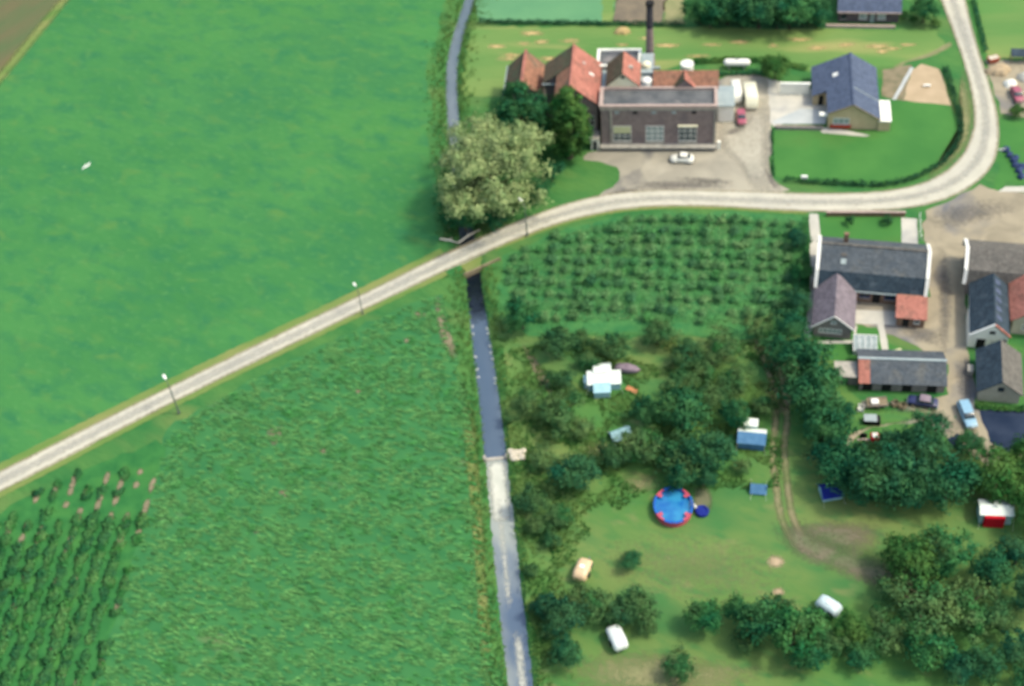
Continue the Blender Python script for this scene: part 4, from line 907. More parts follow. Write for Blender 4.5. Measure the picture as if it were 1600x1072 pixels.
trees([(1222, 545, 70), (1256, 558, 92), (1270, 610, 104), (1290, 662, 92), (1300, 705, 76), (1232, 508, 60), (1246, 468, 50), (1250, 424, 44), (1247, 372, 42), (1292, 595, 60), (1310, 640, 56), (1275, 640, 70)],
      'garden_tree', 'green tree in the belt along the farmhouse garden edge', 'trees along the farmhouse garden', 'deep')
trees([(1322, 722, 112), (1372, 742, 122), (1430, 722, 112), (1450, 682, 92), (1514, 692, 62), (1482, 752, 112), (1400, 690, 70), (1345, 760, 80), (1440, 765, 90), (1505, 740, 70), (1400, 770, 80)],
      'yard_tree', 'dense green tree between the long shed yard and the camp field', 'trees south of the shed yard', 'deep', .92)
trees([(1562, 735, 104), (1594, 765, 84), (1610, 720, 90), (1545, 760, 60), (1620, 800, 90)],
      'yellowish_tree', 'green tree standing right beside the red and white tent', 'trees near the red and white tent', 'bright')
trees([(1420, 872, 122, 'bright'), (1480, 862, 112), (1550, 892, 96), (1592, 862, 84), (1440, 942, 152, 'orchard'), (1502, 952, 132, 'orchard'), (1400, 922, 80, 'orchard'), (1555, 962, 104, 'orchard'), (1592, 1012, 84), (1540, 1035, 84), (1390, 985, 104, 'orchard'), (1610, 930, 90), (1450, 1010, 110), (1500, 1040, 80), (1620, 1060, 90), (1345, 1020, 70)],
      'garden_tree', 'spreading tree in the dense grove near the red and white tent', 'trees in the southern grove', 'deep', .84)
trees([(1095, 12, 62), (1138, 6, 80), (1188, 8, 88), (1236, 12, 80), (1278, 18, 56), (1110, 28, 40), (1215, 25, 50), (1160, 26, 44)],
      'hedgerow_tree', 'rounded tree in the row beside the dark brick cottage', 'trees in the row by the cottage', 'deep')
trees([(1446, 12, 56)], 'cottage_tree', 'dark round tree between the brick cottage gable and the road', None, 'deep')
trees([(1212, 104, 58)], 'yard_bush', 'solitary dark green round bush behind the white garden wall', None, 'bright')
trees([(1590, 172, 30)], 'yard_bush', 'small green bush at the edge of the builders yard', None, 'bright')

# the three big trees by the factory
def big_tree(name, label, px, py, zc, rx, rz, m, seed, nclump, nleaf, leaf, lump=.22, cs=.19):
    ms = make_tree_meshes(name, zc + rz, rx, rz, zc, m, seed, nclump, nleaf, leaf, csize=cs, lump=lump, cw=.8, low=-.9)
    p = at(px, py, zc)
    return place_tree(ms, name, (p.x, p.y, 0), 1.0, 0.4, label)
big_tree('willow_tree', 'large pale yellow-green willow tree leaning over the stream by the road', 769, 259, 8.2, 9.1, 7.0, LF['willow'], 101, 190, 170, .22, .40, .11)
big_tree('lime_tree', 'round dark green tree in front of the small barn', 819, 180, 6.8, 4.8, 5.6, LF['deep'], 102, 110, 120, .22, .15, .15)
big_tree('lime_tree', 'tall oval green tree in front of the big orange-roofed barn', 888, 195, 7.0, 3.5, 6.9, LF['bright'], 103, 120, 120, .22, .15, .15)
trees([(725, 338, 62, 'deep'), (712, 310, 48, 'deep'), (752, 330, 50, 'deep'), (840, 290, 52, 'deep'), (700, 345, 34), (800, 318, 44, 'deep'), (862, 268, 40, 'deep'), (775, 345, 36, 'deep')], 'bank_shrub', 'shrub under the pale willow beside the stream', 'shrubs under the willow', 'deep')

# ---- fruit bushes in rows on the plot
def bush_mesh(n, m, seed, rx=0.85, rz=.75, zc=.8, leaf=.17, nc=16, nl=16):
    r = np.random.default_rng(seed); C, P, ND = crown_points(rx, rz, zc, nc, nl, r, .35, .3); k = C[:, 2] > .05; C = C[k]; ND = ND[k]
    V, F = leaf_quads(C, leaf, r, ND=ND); return tri_mesh(n, V, F, m, np.repeat(ND, 4, 0))
BUSH = [bush_mesh('fruit_bush', LF['bush'], 200 + i) for i in range(5)]
PLOT = [at2(*p) for p in [(792, 408), (870, 368), (955, 346), (1060, 337), (1180, 340), (1238, 343), (1240, 500), (1170, 508), (960, 500), (830, 505), (795, 465)]]
a0 = at(1000, 345); a1 = at(985, 500); rowd = (a1 - a0).normalized(); acr = Vector((-rowd.y, rowd.x, 0))
nb = 0
for i in range(-14, 14):
    for j in range(-3, 16):
        p = a0 + acr * (i * 2.15) + rowd * (j * 2.5) + Vector((rng.uniform(-.35, .35), rng.uniform(-.4, .4), 0))
        if not in_poly(np.array([p.x]), np.array([p.y]), PLOT)[0] or rng.random() < .05 or nb >= 295: continue
        o = link(bpy.data.objects.new('fruit_bush', rng.choice(BUSH))); s = rng.uniform(.65, 1.05)
        o.location = (p.x, p.y, 0); o.rotation_euler = (0, 0, rng.uniform(0, 6.28)); o.scale = (s * rng.uniform(.9, 1.3), s * rng.uniform(.9, 1.2), s * rng.uniform(.6, 1.1)); nb += 1
        tag(o, 'small green fruit bush in the planted rows below the road bend', 'bush', 'fruit bushes in rows on the plot')
# ---- leafy rows, bottom-left field
ROWP = [bush_mesh('row_crop_plant', LF['row'], 230 + i, .55, .45, .42, .16, 9, 12) for i in range(4)]
q0, q1 = at(228, 800), at(150, 1072); rd = (q1 - q0).normalized(); ra = Vector((-rd.y, rd.x, 0))
if ra.x > 0: ra = -ra
nr = 0
for i in range(11):
    for j in range(-8, 40):
        if nr >= 298: break
        p = q0 + ra * (i * 2.3 + rng.uniform(-.2, .2)) + rd * (j * .80 + rng.uniform(-.2, .2))
        if not in_poly(np.array([p.x]), np.array([p.y]), BED)[0] or rng.random() < .14: continue
        if j < 1 + 0.25 * i and rng.random() < .72: continue
        o = link(bpy.data.objects.new('row_crop_plant', rng.choice(ROWP))); s = rng.uniform(.8, 1.3)
        o.location = (p.x, p.y, 0); o.rotation_euler = (0, 0, math.atan2(rd.y, rd.x) + rng.uniform(-.3, .3)); o.scale = (s * 1.7, s * 1.05, s * rng.uniform(.35, .7)); nr += 1
        tag(o, 'dark leafy plant in the row crop below the straight road', 'crop plant', 'dark leafy plants in field rows')
q = random.Random(9)
for i in range(9):                        # bare soil where plants failed
    for j in range(-6, 26):
        if q.random() > (.30 if j < 5 else .11): continue
        p = q0 + ra * (i * 2.3 + .2) + rd * (j * 1.15)
        if not in_poly(np.array([p.x]), np.array([p.y]), BED)[0]: continue
        l_ = q.uniform(.6, 1.6)
        soft_patch('bare_row_patch', [(p.x + rd.x * l_ * math.cos(t) + ra.x * .5 * math.sin(t), p.y + rd.y * l_ * math.cos(t) + ra.y * .5 * math.sin(t)) for t in np.linspace(0, 5.6, 9)], 0.03 + 0.001 * q.random(), 'soil', world=True)

# ---- blades: wind-laid crop and rough bank grass (uncountable)
def blades(name, X, Y, m, h, w, lean, spread, seed, nb_=3):
    r = np.random.default_rng(seed); n = len(X) * nb_
    bx = np.repeat(X, nb_) + r.normal(size=n) * .12; by = np.repeat(Y, nb_) + r.normal(size=n) * .12
    hh_ = h * r.uniform(.55, 1.25, n); th = STREAK + r.normal(size=n) * spread
    tx = bx + np.cos(th) * hh_ * lean; ty = by + np.sin(th) * hh_ * lean
    px_, py_ = -np.sin(th) * w, np.cos(th) * w
    z0 = np.zeros(n) + .0
    mx = bx * .45 + tx * .55; my = by * .45 + ty * .55
    V = np.stack([np.stack([bx - px_ * .6, by - py_ * .6, z0], 1), np.stack([bx + px_ * .6, by + py_ * .6, z0], 1),
                  np.stack([mx + px_, my + py_, hh_ * .8], 1), np.stack([tx, ty, hh_ * .75], 1), np.stack([mx - px_, my - py_, hh_ * .8], 1)], 1).reshape(-1, 3)
    F = np.arange(5 * n).reshape(n, 5)[:, ::-1]
    ND = np.stack([np.cos(th) * -.15, np.sin(th) * -.15, np.ones(n)], 1) + r.normal(size=(n, 3)) * .25; ND /= np.linalg.norm(ND, axis=1)[:, None]
    return link(bpy.data.objects.new(name, tri_mesh(name, V, F, m, np.repeat(ND, 5, 0))))
def scatter(poly, n, seed):
    r = np.random.default_rng(seed); P = np.array(poly); lo, hi = P.min(0), P.max(0)
    x = r.uniform(lo[0], hi[0], n); y = r.uniform(max(lo[1], 78), hi[1], n); k = in_poly(x, y, poly); return x[k], y[k]
X, Y = scatter(CROP, 13000, 1)
dens = np.sin(X * .9 + 1.3 * np.sin(Y * .35)) + np.sin(Y * 1.1 + X * .5) + 1.0 * np.sin(X * .23 + Y * .31)
k = np.random.default_rng(2).uniform(-4.5, 2.8, len(X)) < dens
o = blades('cereal_crop', X[k], Y[k], LF['crop'], .18, .085, 6.3, .13, 3, 4)
tag(o, 'wind-laid green cereal crop filling the field between stream and straight road', 'crop', kind='stuff')
bx, by = [], []
r_ = np.random.default_rng(4)
for y in np.arange(84, 245, .10):
    for s_ in (-1, 1):
        d = sw(y) / 2 + .35 + abs(r_.normal()) * 1.6
        if abs(y - BR.y) < 3.5: continue
        bx.append(sx(y) + s_ * d); by.append(y + r_.uniform(-.2, .2))
o = blades('bank_grass', np.array(bx), np.array(by), LF['tuft'], .38, .10, .8, 1.0, 5, 3)
tag(o, 'rough yellow-green grass growing along both stream banks', 'grass', kind='stuff')
ROUGH = [at2(*p) for p in [(795, 545), (900, 530), (1190, 535), (1230, 640), (1215, 760), (1000, 770), (900, 850), (860, 1072), (840, 1100), (818, 860), (800, 740)]]
X, Y = scatter(ROUGH, 26000, 6)
n_ = np.sin(X * .6 + 2 * np.sin(Y * .27)) + np.sin(Y * .7 + X * .33)
X, Y = X[n_ > -.1], Y[n_ > -.1]
o = blades('orchard_grass', X, Y, LF['tuft'], .30, .10, 1.2, .5, 7, 2)
tag(o, 'long uncut grass under the fruit trees of the camp field', 'grass', kind='stuff')

X, Y = scatter(PLOT, 14000, 8)
o = blades('plot_grass', X, Y, LF['bush'], .22, .10, 1.6, .5, 9, 1)
tag(o, 'weedy grass between the fruit bushes of the planted plot', 'grass', kind='stuff')
# ---- hedges
def hedge(name, label, px, w, h, m='hedge', z=0, cat='hedge', dens=70):
    P = densify(smooth_line([at(*p) for p in px], 2), .5, False); r = np.random.default_rng(len(px) * 7 + int(px[0][0]))
    n = max(60, int(len(P) * .5 * dens * w)); idx = r.uniform(0, len(P) - 1.001, n); i0 = idx.astype(int); f = (idx - i0)[:, None]
    A = np.array([tuple(p) for p in P]); C = A[i0] * (1 - f) + A[i0 + 1] * f
    T = A[i0 + 1] - A[i0]; T /= np.linalg.norm(T, axis=1)[:, None] + 1e-9; Nn = np.stack([-T[:, 1], T[:, 0], T[:, 2] * 0], 1)
    hv = h * (1 + .18 * np.sin(idx * .7) + .1 * np.sin(idx * 1.9))
    c0 = A[0].copy()
    C = C + Nn * r.uniform(-w / 2, w / 2, n)[:, None]; C[:, 2] = r.uniform(.1, 1, n) ** .6 * hv
    ND = r.normal(size=(n, 3)) * .35 + np.array([0, 0, 1.0]); ND /= np.linalg.norm(ND, axis=1)[:, None]
    V, F = leaf_quads(C - c0, .17, r, ND=ND)
    me = tri_mesh(name, V, F, LF[m], np.repeat(ND, 4, 0)); o = bpy.data.objects.new(name, me); o.location = c0; link(o)
    return tag(o, label, cat)
hedge('garden_hedge', 'low dark clipped hedge curving round the bungalow lawn beside the road', [(1226, 283), (1300, 288), (1385, 292), (1430, 280), (1472, 258), (1498, 226), (1502, 196), (1490, 150), (1476, 108)], 1.0, .8)
hedge('garden_hedge', 'thin hedge between the bungalow lawn and the factory drive', [(1207, 205), (1206, 240), (1209, 276)], .4, .6)
hedge('field_hedge', 'thin dark hedge between the far green field and the hay field', [(748, 36), (850, 38), (960, 39), (1070, 41)], 1.0, .8)
hedge('field_hedge', 'dark undergrowth along the foot of the row of cottage trees', [(1085, 40), (1180, 43), (1290, 44)], 1.6, 1.3)
hedge('field_hedge', 'rough green hedge strip behind the white tanks', [(1085, 98), (1120, 96), (1180, 94), (1262, 108)], 1.4, .6, 'bright')
hedge('field_hedge', 'low weed strip below the long white gas tank', [(1120, 118), (1160, 116), (1200, 116)], 1.2, .7, 'deep')
hedge('field_hedge', 'dark ditch-side weeds beside the roadside field', [(1520, 0), (1532, 45), (1540, 82)], .8, .6, 'deep')
hedge('garden_hedge', 'leafy border between the farm garden path and the bush plot', [(1258, 345), (1260, 400), (1256, 460)], 1.0, 1.1, 'deep')
hedge('field_hedge', 'row of green weeds along the beige shed front', [(1525, 636), (1560, 640), (1600, 641)], 1.0, .5, 'bright')
for x, y in ((1326, 352), (1385, 350)):
    o = link(bpy.data.objects.new('garden_shrub', bush_mesh('garden_shrub', LF['hedge'], int(x), .8, .8, .8, .16, 14, 16))); p = at(x, y); o.location = (p.x, p.y, 0)
    tag(o, 'small dark shrub beside the red-brown front garden wall', 'shrub', 'shrubs by the front garden wall')
for x, y in ((1410, 28), (1428, 36), (1462, 40)):
    o = link(bpy.data.objects.new('garden_shrub', bush_mesh('garden_shrub', LF['bright'], int(x), .9, .7, .7, .17, 14, 16))); p = at(x, y); o.location = (p.x, p.y, 0)
    tag(o, 'pale green shrub in front of the dark brick cottage gable', 'shrub', 'shrubs by the brick cottage')

# ------------------------------------------------------------------ vehicles, tanks, tents, lamps
def rrect(hw, z0, z1, x, r=.18, n=4):
    """rounded rectangle section across a vehicle at station x"""
    r = min(r, hw * .9, (z1 - z0) * .48); pts = []
    for cx, cz, a in ((hw - r, z1 - r, 0), (-hw + r, z1 - r, 90), (-hw + r, z0 + r, 180), (hw - r, z0 + r, 270)):
        for k in range(n): t = math.radians(a + 90 * k / (n - 1)); pts.append((x, cx + r * math.cos(t), cz + r * math.sin(t)))
    return pts
def wheels(root, xs, hw, r=.31, w=.2):
    for x in xs:
        for s in (-1, 1):
            y0 = s * (hw - w * .5)
            ring = lambda rr, y: [(x + rr * math.cos(2 * math.pi * k / 16), y, r + rr * math.sin(2 * math.pi * k / 16)) for k in range(16)]
            t = MB().loft([ring(r, y0 - w / 2), ring(r, y0 + w / 2)]).build('wheel', 'rubber', root)
            ys = sorted((y0 + s * w * .5, y0 + s * w * .56)); MB().loft([ring(r * .55, ys[0]), ring(r * .5, ys[1])]).build('rim', 'chrome', t)
def car(name, label, px, py, ang, m, body, cabin, roof_m=None, L=4.1, hw=.78, wx=(-1.25, 1.25), glassx=None):
    p = at(px, py); root = empty(name, (p.x, p.y, .05), ang, label, 'car')
    MB().loft([rrect(h, z0, z1, x, .2) for x, h, z0, z1 in body]).build('body', m, root, smooth=True)
    MB().loft([rrect(h, z0, z1, x, .14) for x, h, z0, z1 in cabin]).build('window_band', 'glass', root, smooth=True)
    rf = [(x, h * .97, z1 - .10, z1 + .03) for x, h, z0, z1 in cabin if z1 > cabin[len(cabin) // 2][3] - .12]
    MB().loft([rrect(h, z0, z1, x, .05) for x, h, z0, z1 in rf]).build('roof', roof_m or m, root)
    xa, xb = cabin[0][0], cabin[-1][0]; xm = (rf[0][0] + rf[-1][0]) / 2
    for s in (-1, 1):
        hwid = cabin[len(cabin) // 2][1]; zt = cabin[len(cabin) // 2][3]; zb = cabin[0][2]
        MB().box(xm - .05, xm + .05, *sorted((s * (hwid - .03), s * (hwid + .025))), zb, zt).build('door_pillar', m, root)
        MB().tube([(body[-1][0] - .02, s * body[-1][1] * .75, .62), (body[-1][0] + .05, s * body[-1][1] * .75, .62)], .1, 10).build('headlight', 'chrome', root)
    for x in (body[0][0] - .04, body[-1][0] + .04): MB().box(x - .05, x + .05, -hw * .9, hw * .9, .36, .46).build('bumper', 'chrome', root)
    wheels(root, wx, hw)
    return root
SALOON = [(-2.0, .70, .42, .78), (-1.85, .76, .26, .92), (-1.0, .80, .22, .95), (0, .80, .22, .95), (1.0, .79, .22, .92), (1.8, .75, .26, .84), (2.0, .70, .40, .74)]
SCAB = [(-1.45, .66, .86, .97), (-.95, .64, .86, 1.36), (0, .66, .86, 1.42), (.45, .64, .86, 1.38), (.95, .66, .86, .96)]
ECAB = [(-1.85, .66, .86, 1.0), (-1.7, .64, .86, 1.36), (-.6, .66, .86, 1.44), (.4, .64, .86, 1.40), (.95, .66, .86, .96)]
BEET = [(-1.95, .50, .40, .60), (-1.75, .66, .28, .95), (-1.3, .76, .24, 1.12), (-.6, .78, .22, 1.02), (.3, .78, .22, .98), (.85, .74, .24, .98), (1.5, .66, .26, .88), (1.85, .52, .32, .68), (1.98, .40, .40, .55)]
BCAB = [(-1.35, .52, .9, 1.10), (-.85, .58, .9, 1.40), (-.1, .60, .9, 1.50), (.4, .58, .9, 1.44), (.85, .60, .9, 1.0)]
dirn = lambda a, b: math.atan2(at(*b).y - at(*a).y, at(*b).x - at(*a).x)
bt = car('beetle_car', 'white rounded two-door car parked along the brick factory front', 1066, 252, dirn((1086, 252), (1047, 250)), 'p_white', BEET, BCAB)
for x in (-1.25, 1.25):
    for s in (-1, 1): MB().loft([rrect(.13 if abs(k) < .4 else .07, .3, .72 - .5 * abs(k) ** 2, x + k, .06) for k in (-.5, -.3, 0, .3, .5)]).build('fender', 'p_white', bt, smooth=True).location = (0, s * .72, 0)
car('red_car', 'small red car facing the road on the factory drive', 1158, 187, dirn((1157, 170), (1160, 194)), 'p_red', SALOON, SCAB)
car('navy_car', 'dark navy blue car parked in front of the long shed', 1441, 632, dirn((1462, 634), (1424, 628)), 'p_navy', SALOON, SCAB, roof_m='t_mauve')
car('estate_car', 'pale blue estate car parked lengthwise on the farm yard', 1510, 652, dirn((1502, 628), (1518, 668)), 'p_sky', [(x * 1.16, h * 1.1, a, b) for x, h, a, b in SALOON], [(x * 1.16, h * 1.1, a, b) for x, h, a, b in ECAB], hw=.86)
car('maroon_car', 'small maroon car beside the white sacks in the builders yard', 1588, 152, dirn((1582, 140), (1592, 162)), 'p_red', SALOON, SCAB)

def van(name, label, px, py, ang, m, L=4.4, hw=.95, H=2.2):
    p = at(px, py); root = empty(name, (p.x, p.y, .05), ang, label, 'van')
    MB().loft([rrect(h, a, b, x, .22) for x, h, a, b in ((-L / 2, hw * .92, .45, H - .12), (-L / 2 + .15, hw, .32, H), (L / 2 - 1.0, hw, .32, H), (L / 2 - .45, hw * .98, .32, H - .35), (L / 2 - .1, hw * .95, .32, 1.15), (L / 2, hw * .88, .4, 1.0))]).build('body', m, root, smooth=True)
    MB().slab([(L / 2 - .62, -hw * .8, H - .32), (L / 2 - .62, hw * .8, H - .32), (L / 2 - .12, hw * .8, 1.22), (L / 2 - .12, -hw * .8, 1.22)], .04).build('windscreen', 'glass', root)
    for s in (-1, 1):
        MB().box(L / 2 - 1.6, L / 2 - .75, *sorted((s * (hw - .02), s * (hw + .015))), 1.25, H - .45).build('side_window', 'glass', root)
        MB().tube([(L / 2 - .03, s * hw * .7, .7), (L / 2 + .04, s * hw * .7, .7)], .1, 10).build('headlight', 'chrome', root)
    MB().box(L / 2 - .02, L / 2 + .08, -hw * .9, hw * .9, .38, .5).build('bumper', 'chrome', root)
    wheels(root, (-L * .28, L * .3), hw)
    return root
van('cream_van', 'cream delivery van parked facing the road beside the white garage', 1172, 160, dirn((1170, 135), (1175, 165)), 'p_cream', 4.9, 1.1, 2.6)
van('white_van', 'narrow white van parked tight against the grey-roofed garage', 1150, 152, dirn((1147, 130), (1152, 160)), 'p_white', 4.6, .8, 2.2)

def caravan(name, label, px, py, ang, m, L=4.0, hw=1.0, H=2.1, dome=.5):
    p = at(px, py); root = empty(name, (p.x, p.y, 0), ang, label, 'caravan')
    st_ = [(-L / 2, hw * .78, .75, H - .5), (-L / 2 + .25, hw * .95, .5, H - .15), (-L / 4, hw, .42, H), (L / 4, hw, .42, H), (L / 2 - .3, hw * .95, .5, H - .2), (L / 2, hw * .72, .8, H - .65)]
    MB().loft([rrect(h, a, b, x, dome, 5) for x, h, a, b in st_]).build('body', m, root, smooth=True)
    for s in (-1, 1):
        for x in (-L * .28, L * .12):
            MB().box(x, x + .8, *sorted((s * (hw - .04), s * (hw + .02))), 1.1, 1.55).build('window', 'glass', root)
    MB().box(-L * .1, L * .05, -.3, .3, H - .02, H + .1).build('roof_vent', 'whitepaint', root)
    MB().tube([(L / 2 - .1, 0, .5), (L / 2 + .9, 0, .48)], .05, 6).build('drawbar', 'metal', root)
    MB().box(L / 2 + .82, L / 2 + .95, -.06, .06, 0, .5).build('jockey_stand', 'metal', root)
    wheels(root, (0,), hw, .29, .18)
    return root
caravan('beige_caravan', 'rounded beige-orange caravan standing alone on the camp grass', 911, 898, dirn((905, 910), (918, 880)), 'c_beige', 3.3, .98, 2.0, .6)
caravan('white_caravan', 'rounded white caravan under the fruit trees near the stream', 964, 1004, dirn((972, 1020), (955, 985)), 'c_white', 3.4, 1.0, 2.0, .6)
caravan('pale_caravan', 'small pale blue-white domed caravan half hidden by dark trees', 1294, 955, dirn((1283, 945), (1307, 960)), 'c_pale', 3.1, 1.0, 2.0, .7)

def ridge_tent(name, label, px, py, ang, L, hw, H, m_roof, m_wall, wall=1.0, m_front=None, m_near=None):
    """frame tent: upright walls, pitched roof, door flap, guy lines"""
    p = at(px, py); root = empty(name, (p.x, p.y, 0), ang, label, 'tent')
    MB().box(-L / 2, L / 2, -hw, hw, 0, wall).build('wall', m_wall, root)
    MB().hull([(-L / 2, -hw, wall + .003), (-L / 2, hw, wall + .003), (-L / 2, 0, H - .05)], [(L / 2, -hw, wall + .003), (L / 2, hw, wall + .003), (L / 2, 0, H - .05)]).build('gable', m_front or m_wall, root)
    for s in (-1, 1):
        MB().slab([(-L / 2 - .15, 0, H), (L / 2 + .15, 0, H), (L / 2 + .15, s * (hw + .18), wall - .06), (-L / 2 - .15, s * (hw + .18), wall - .06)], .03).build('roof_panel', m_near if (m_near and s < 0) else m_roof, root)
        for x in (-L / 2, L / 2): MB().tube([(x, s * (hw + .15), wall), (x * 1.1, s * (hw + 1.0), 0)], .012, 4).build('guy_line', 'whitepaint', root)
    MB().box(L / 2 + .002, L / 2 + .02, -.45, .05, .02, min(H, 1.7) * .9).build('door_flap', m_front or m_roof, root)
    return root
fl = dirn((920, 598), (965, 596))
ct = ridge_tent('white_tent', 'large white cross-shaped frame tent with pale blue front apron among the trees', 944, 600, fl, 4.6, 1.2, 2.1, 't_white', 't_pale', 1.5)  # white canvas; pale blue walls and apron carry its shade as colour
MB().box(-1.5, 0.8, -2.7, -1.22, 0, 1.25).build('canvas_apron', 't_pale', ct); MB().slab([(-1.6, -1.2, 1.7), (.9, -1.2, 1.7), (.9, -2.8, 1.3), (-1.6, -2.8, 1.3)], .03).build('awning', 't_pale', ct)
MB().slab([(-1.5, 2.6, 1.6), (1.1, 2.6, 1.6), (1.1, .3, 2.13), (-1.5, .3, 2.13)], .03).build('roof_panel', 't_white', ct); MB().box(-1.4, 1.0, 1.22, 2.5, 0, 1.55).build('inner_room', 't_white', ct)
MB().box(-2.9, -2.32, -.7, .7, 0, 1.3).build('canvas_annex', 't_pale', ct)
# boat-shaped mauve cover beside it
p = at(980, 580); mv = empty('covered_boat', (p.x, p.y, 0), dirn((960, 577), (1000, 582)), 'small boat under a mauve tarpaulin beside the white tent', 'boat')
MB().loft([rrect(h, a, b, x, .25) for x, h, a, b in ((-1.8, .35, .35, .8), (-1.4, .62, .2, 1.0), (0, .72, .15, 1.15), (1.2, .55, .2, .98), (1.9, .12, .45, .75))]).build('hull', 't_mauve', mv, smooth=True)
MB().tube([(-1.7, 0, .82), (0, 0, 1.18), (1.8, 0, .77)], .05, 6).build('cover_ridge', 't_mauve', mv)
p = at(987, 610); ob = empty('air_mattress', (p.x, p.y, 0), dirn((980, 606), (993, 612)), 'orange air mattress lying on grass beside the white tent', 'mattress')
for k in range(4): MB().tube([(-.85, -.3 + k * .2, .12), (.85, -.3 + k * .2, .12)], .11, 8).build('air_tube', 't_orange', ob)
ridge_tent('pale_tent', 'small pale blue tent nearly hidden by trees above the round pool', 969, 681, dirn((955, 684), (982, 674)), 2.6, .8, 1.4, 't_pale', 't_pale', .4)
bt_ = ridge_tent('blue_tent', 'blue frame tent with whitish roof beside the sandy camp track', 1174, 692, dirn((1155, 690), (1196, 694)), 3.6, 1.25, 2.3, 't_white', 't_blue', 1.5, m_near='t_blue')
MB().slab([(-1.2, 1.3, 2.0), (.7, 1.3, 2.0), (.7, 3.0, 1.7), (-1.2, 3.0, 1.7)], .04).build('white_extension_roof', 't_white', bt_); MB().box(-1.1, .6, 1.42, 2.9, 0, 1.65).build('extension_wall', 't_pale', bt_)
ridge_tent('small_blue_tent', 'tiny faded blue tent below the larger blue frame tent', 1185, 766, dirn((1172, 766), (1198, 768)), 1.9, .7, 1.2, 't_blue', 't_mauve', .3)
ridge_tent('navy_tent', 'navy tent with pale blue front half hidden under dark trees', 1297, 772, dirn((1285, 768), (1310, 764)), 2.6, 1.1, 1.9, 't_navy', 't_pale', .8)
rw = ridge_tent('red_white_tent', 'tent with white roof and bright red front wall beside the bright trees', 1552, 808, dirn((1530, 805), (1578, 807)), 4.0, 1.1, 2.6, 't_white', 't_pale', 2.1)
MB().box(-1.5, 1.0, -1.7, -1.103, .02, 2.0).build('red_front_room', 't_red', rw)
# round pool
p = at(1052, 797); pl = empty('round_pool', (p.x, p.y, 0), dirn((1020, 797), (1084, 797)), 'round above-ground pool with blue liner and red outer wall on the camp grass', 'pool')
RX, RY, PH = 2.5, 2.85, 1.15
ringp = lambda r, z, n=48: [(RX * r * math.cos(2 * math.pi * k / n), RY * r * math.sin(2 * math.pi * k / n), z) for k in range(n)]
MB().loft([ringp(1.0, 0), ringp(1.0, PH)], cap=False).build('outer_wall', 'poolred', pl)
MB().loft([ringp(.97, 0.05), ringp(.97, PH)], cap=False).build('liner', 'poolblue', pl)
me_ = MB(); me_.v += ringp(.968, PH - .35); me_.f.append(tuple(range(48))); me_.build('water', 'poolwater', pl)
def rim(a0, a1, m, nm, zo=0.0):
    n = 10; ts = [math.radians(a0 + (a1 - a0) * k / n) for k in range(n + 1)]
    mb = MB(); rings = []
    for t in ts: rings.append([(RX * r * math.cos(t), RY * r * math.sin(t), z) for r, z in ((.94, PH + .004), (1.06, PH + .004), (1.05, PH + .1 + zo), (.95, PH + .1 + zo))])
    mb.loft(rings).build(nm, m, pl)
for k, a in enumerate(range(0, 360, 30)):
    rim(a + 1, a + 29, 'poolred' if k in (1, 4, 7, 10) else 'poolblue', 'rim_segment')
for a in (38, 142, -38, -142):
    t = math.radians(a); MB().loft([[(RX * (.93 - .17 * q_) * math.cos(t + s * .11), RY * (.93 - .17 * q_) * math.sin(t + s * .11), PH + zz) for s, zz in ((-1, .0), (1, .0), (1, .09), (-1, .09))] for q_ in (0, 1)]).build('corner_step', 'poolred', pl)
for s in (-.25, .25): MB().tube([(RX + .7, s, 0), (RX + .15, s, PH + .5), (RX - .35, s, PH + .5), (RX - .6, s, .3)], .04, 6).build('ladder_rail', 'chrome', pl)
for k in range(4): MB().box(RX + .2 + .12 * (3 - k), RX + .38 + .12 * (3 - k), -.25, .25, .22 + k * .25, .27 + k * .25).build('ladder_step', 'whitepaint', pl)
p = at(1097, 801); pm = empty('paddling_pool', (p.x, p.y, 0), .3, 'small dark blue paddling pool on bare ground beside the big round pool', 'pool')
MB().cyl((0, 0, 0), .85, .9, .4, 24).build('wall', 't_navy', pm)
MB().loft([[((.78 + .14 * math.cos(b)) * math.cos(a), (.78 + .14 * math.cos(b)) * math.sin(a), .42 + .14 * math.sin(b)) for b in np.linspace(0, 5.5, 8)] for a in np.linspace(0, 2 * math.pi, 25)], cap=False).build('rim', 't_navy', pm, smooth=True)

# tanks
p = at(1151, 106); tk = empty('gas_tank', (p.x, p.y, 0), dirn((1132, 106), (1170, 106)), 'long white horizontal gas tank on saddles behind the garage', 'tank')
prof = [(-2.35, .08), (-2.28, .35), (-2.05, .58), (-1.7, .66), (1.7, .66), (2.05, .58), (2.28, .35), (2.35, .08)]
MB().loft([[(x, r * math.cos(2 * math.pi * k / 20), 1.15 + r * math.sin(2 * math.pi * k / 20)) for k in range(20)] for x, r in prof]).build('vessel', 'whitepaint', tk, smooth=True)
for x in (-1.3, 1.3): MB().box(x - .15, x + .15, -.5, .5, 0, .62).build('saddle', 'concrete', tk)
MB().cyl((0, 0, 1.8), .2, .2, .18, 12).build('valve_dome', 'metal', tk)
p = at(1073, 120); tk = empty('upright_tank', (p.x, p.y, 0), A_M, 'stubby upright white tank behind the tiled back range', 'tank')
MB().cyl((0, 0, 0), 1.15, 1.15, 2.9, 28).cyl((0, 0, 2.9), 1.15, .3, .25, 28).build('vessel', 'whitepaint', tk); MB().cyl((0, 0, 3.15), .3, .3, .12, 14).build('lid', 'whitepaint', tk)
MB().tube([(1.2, 0, 0), (1.2, 0, 3.1)], .06, 6).build('pipe', 'metal', tk)

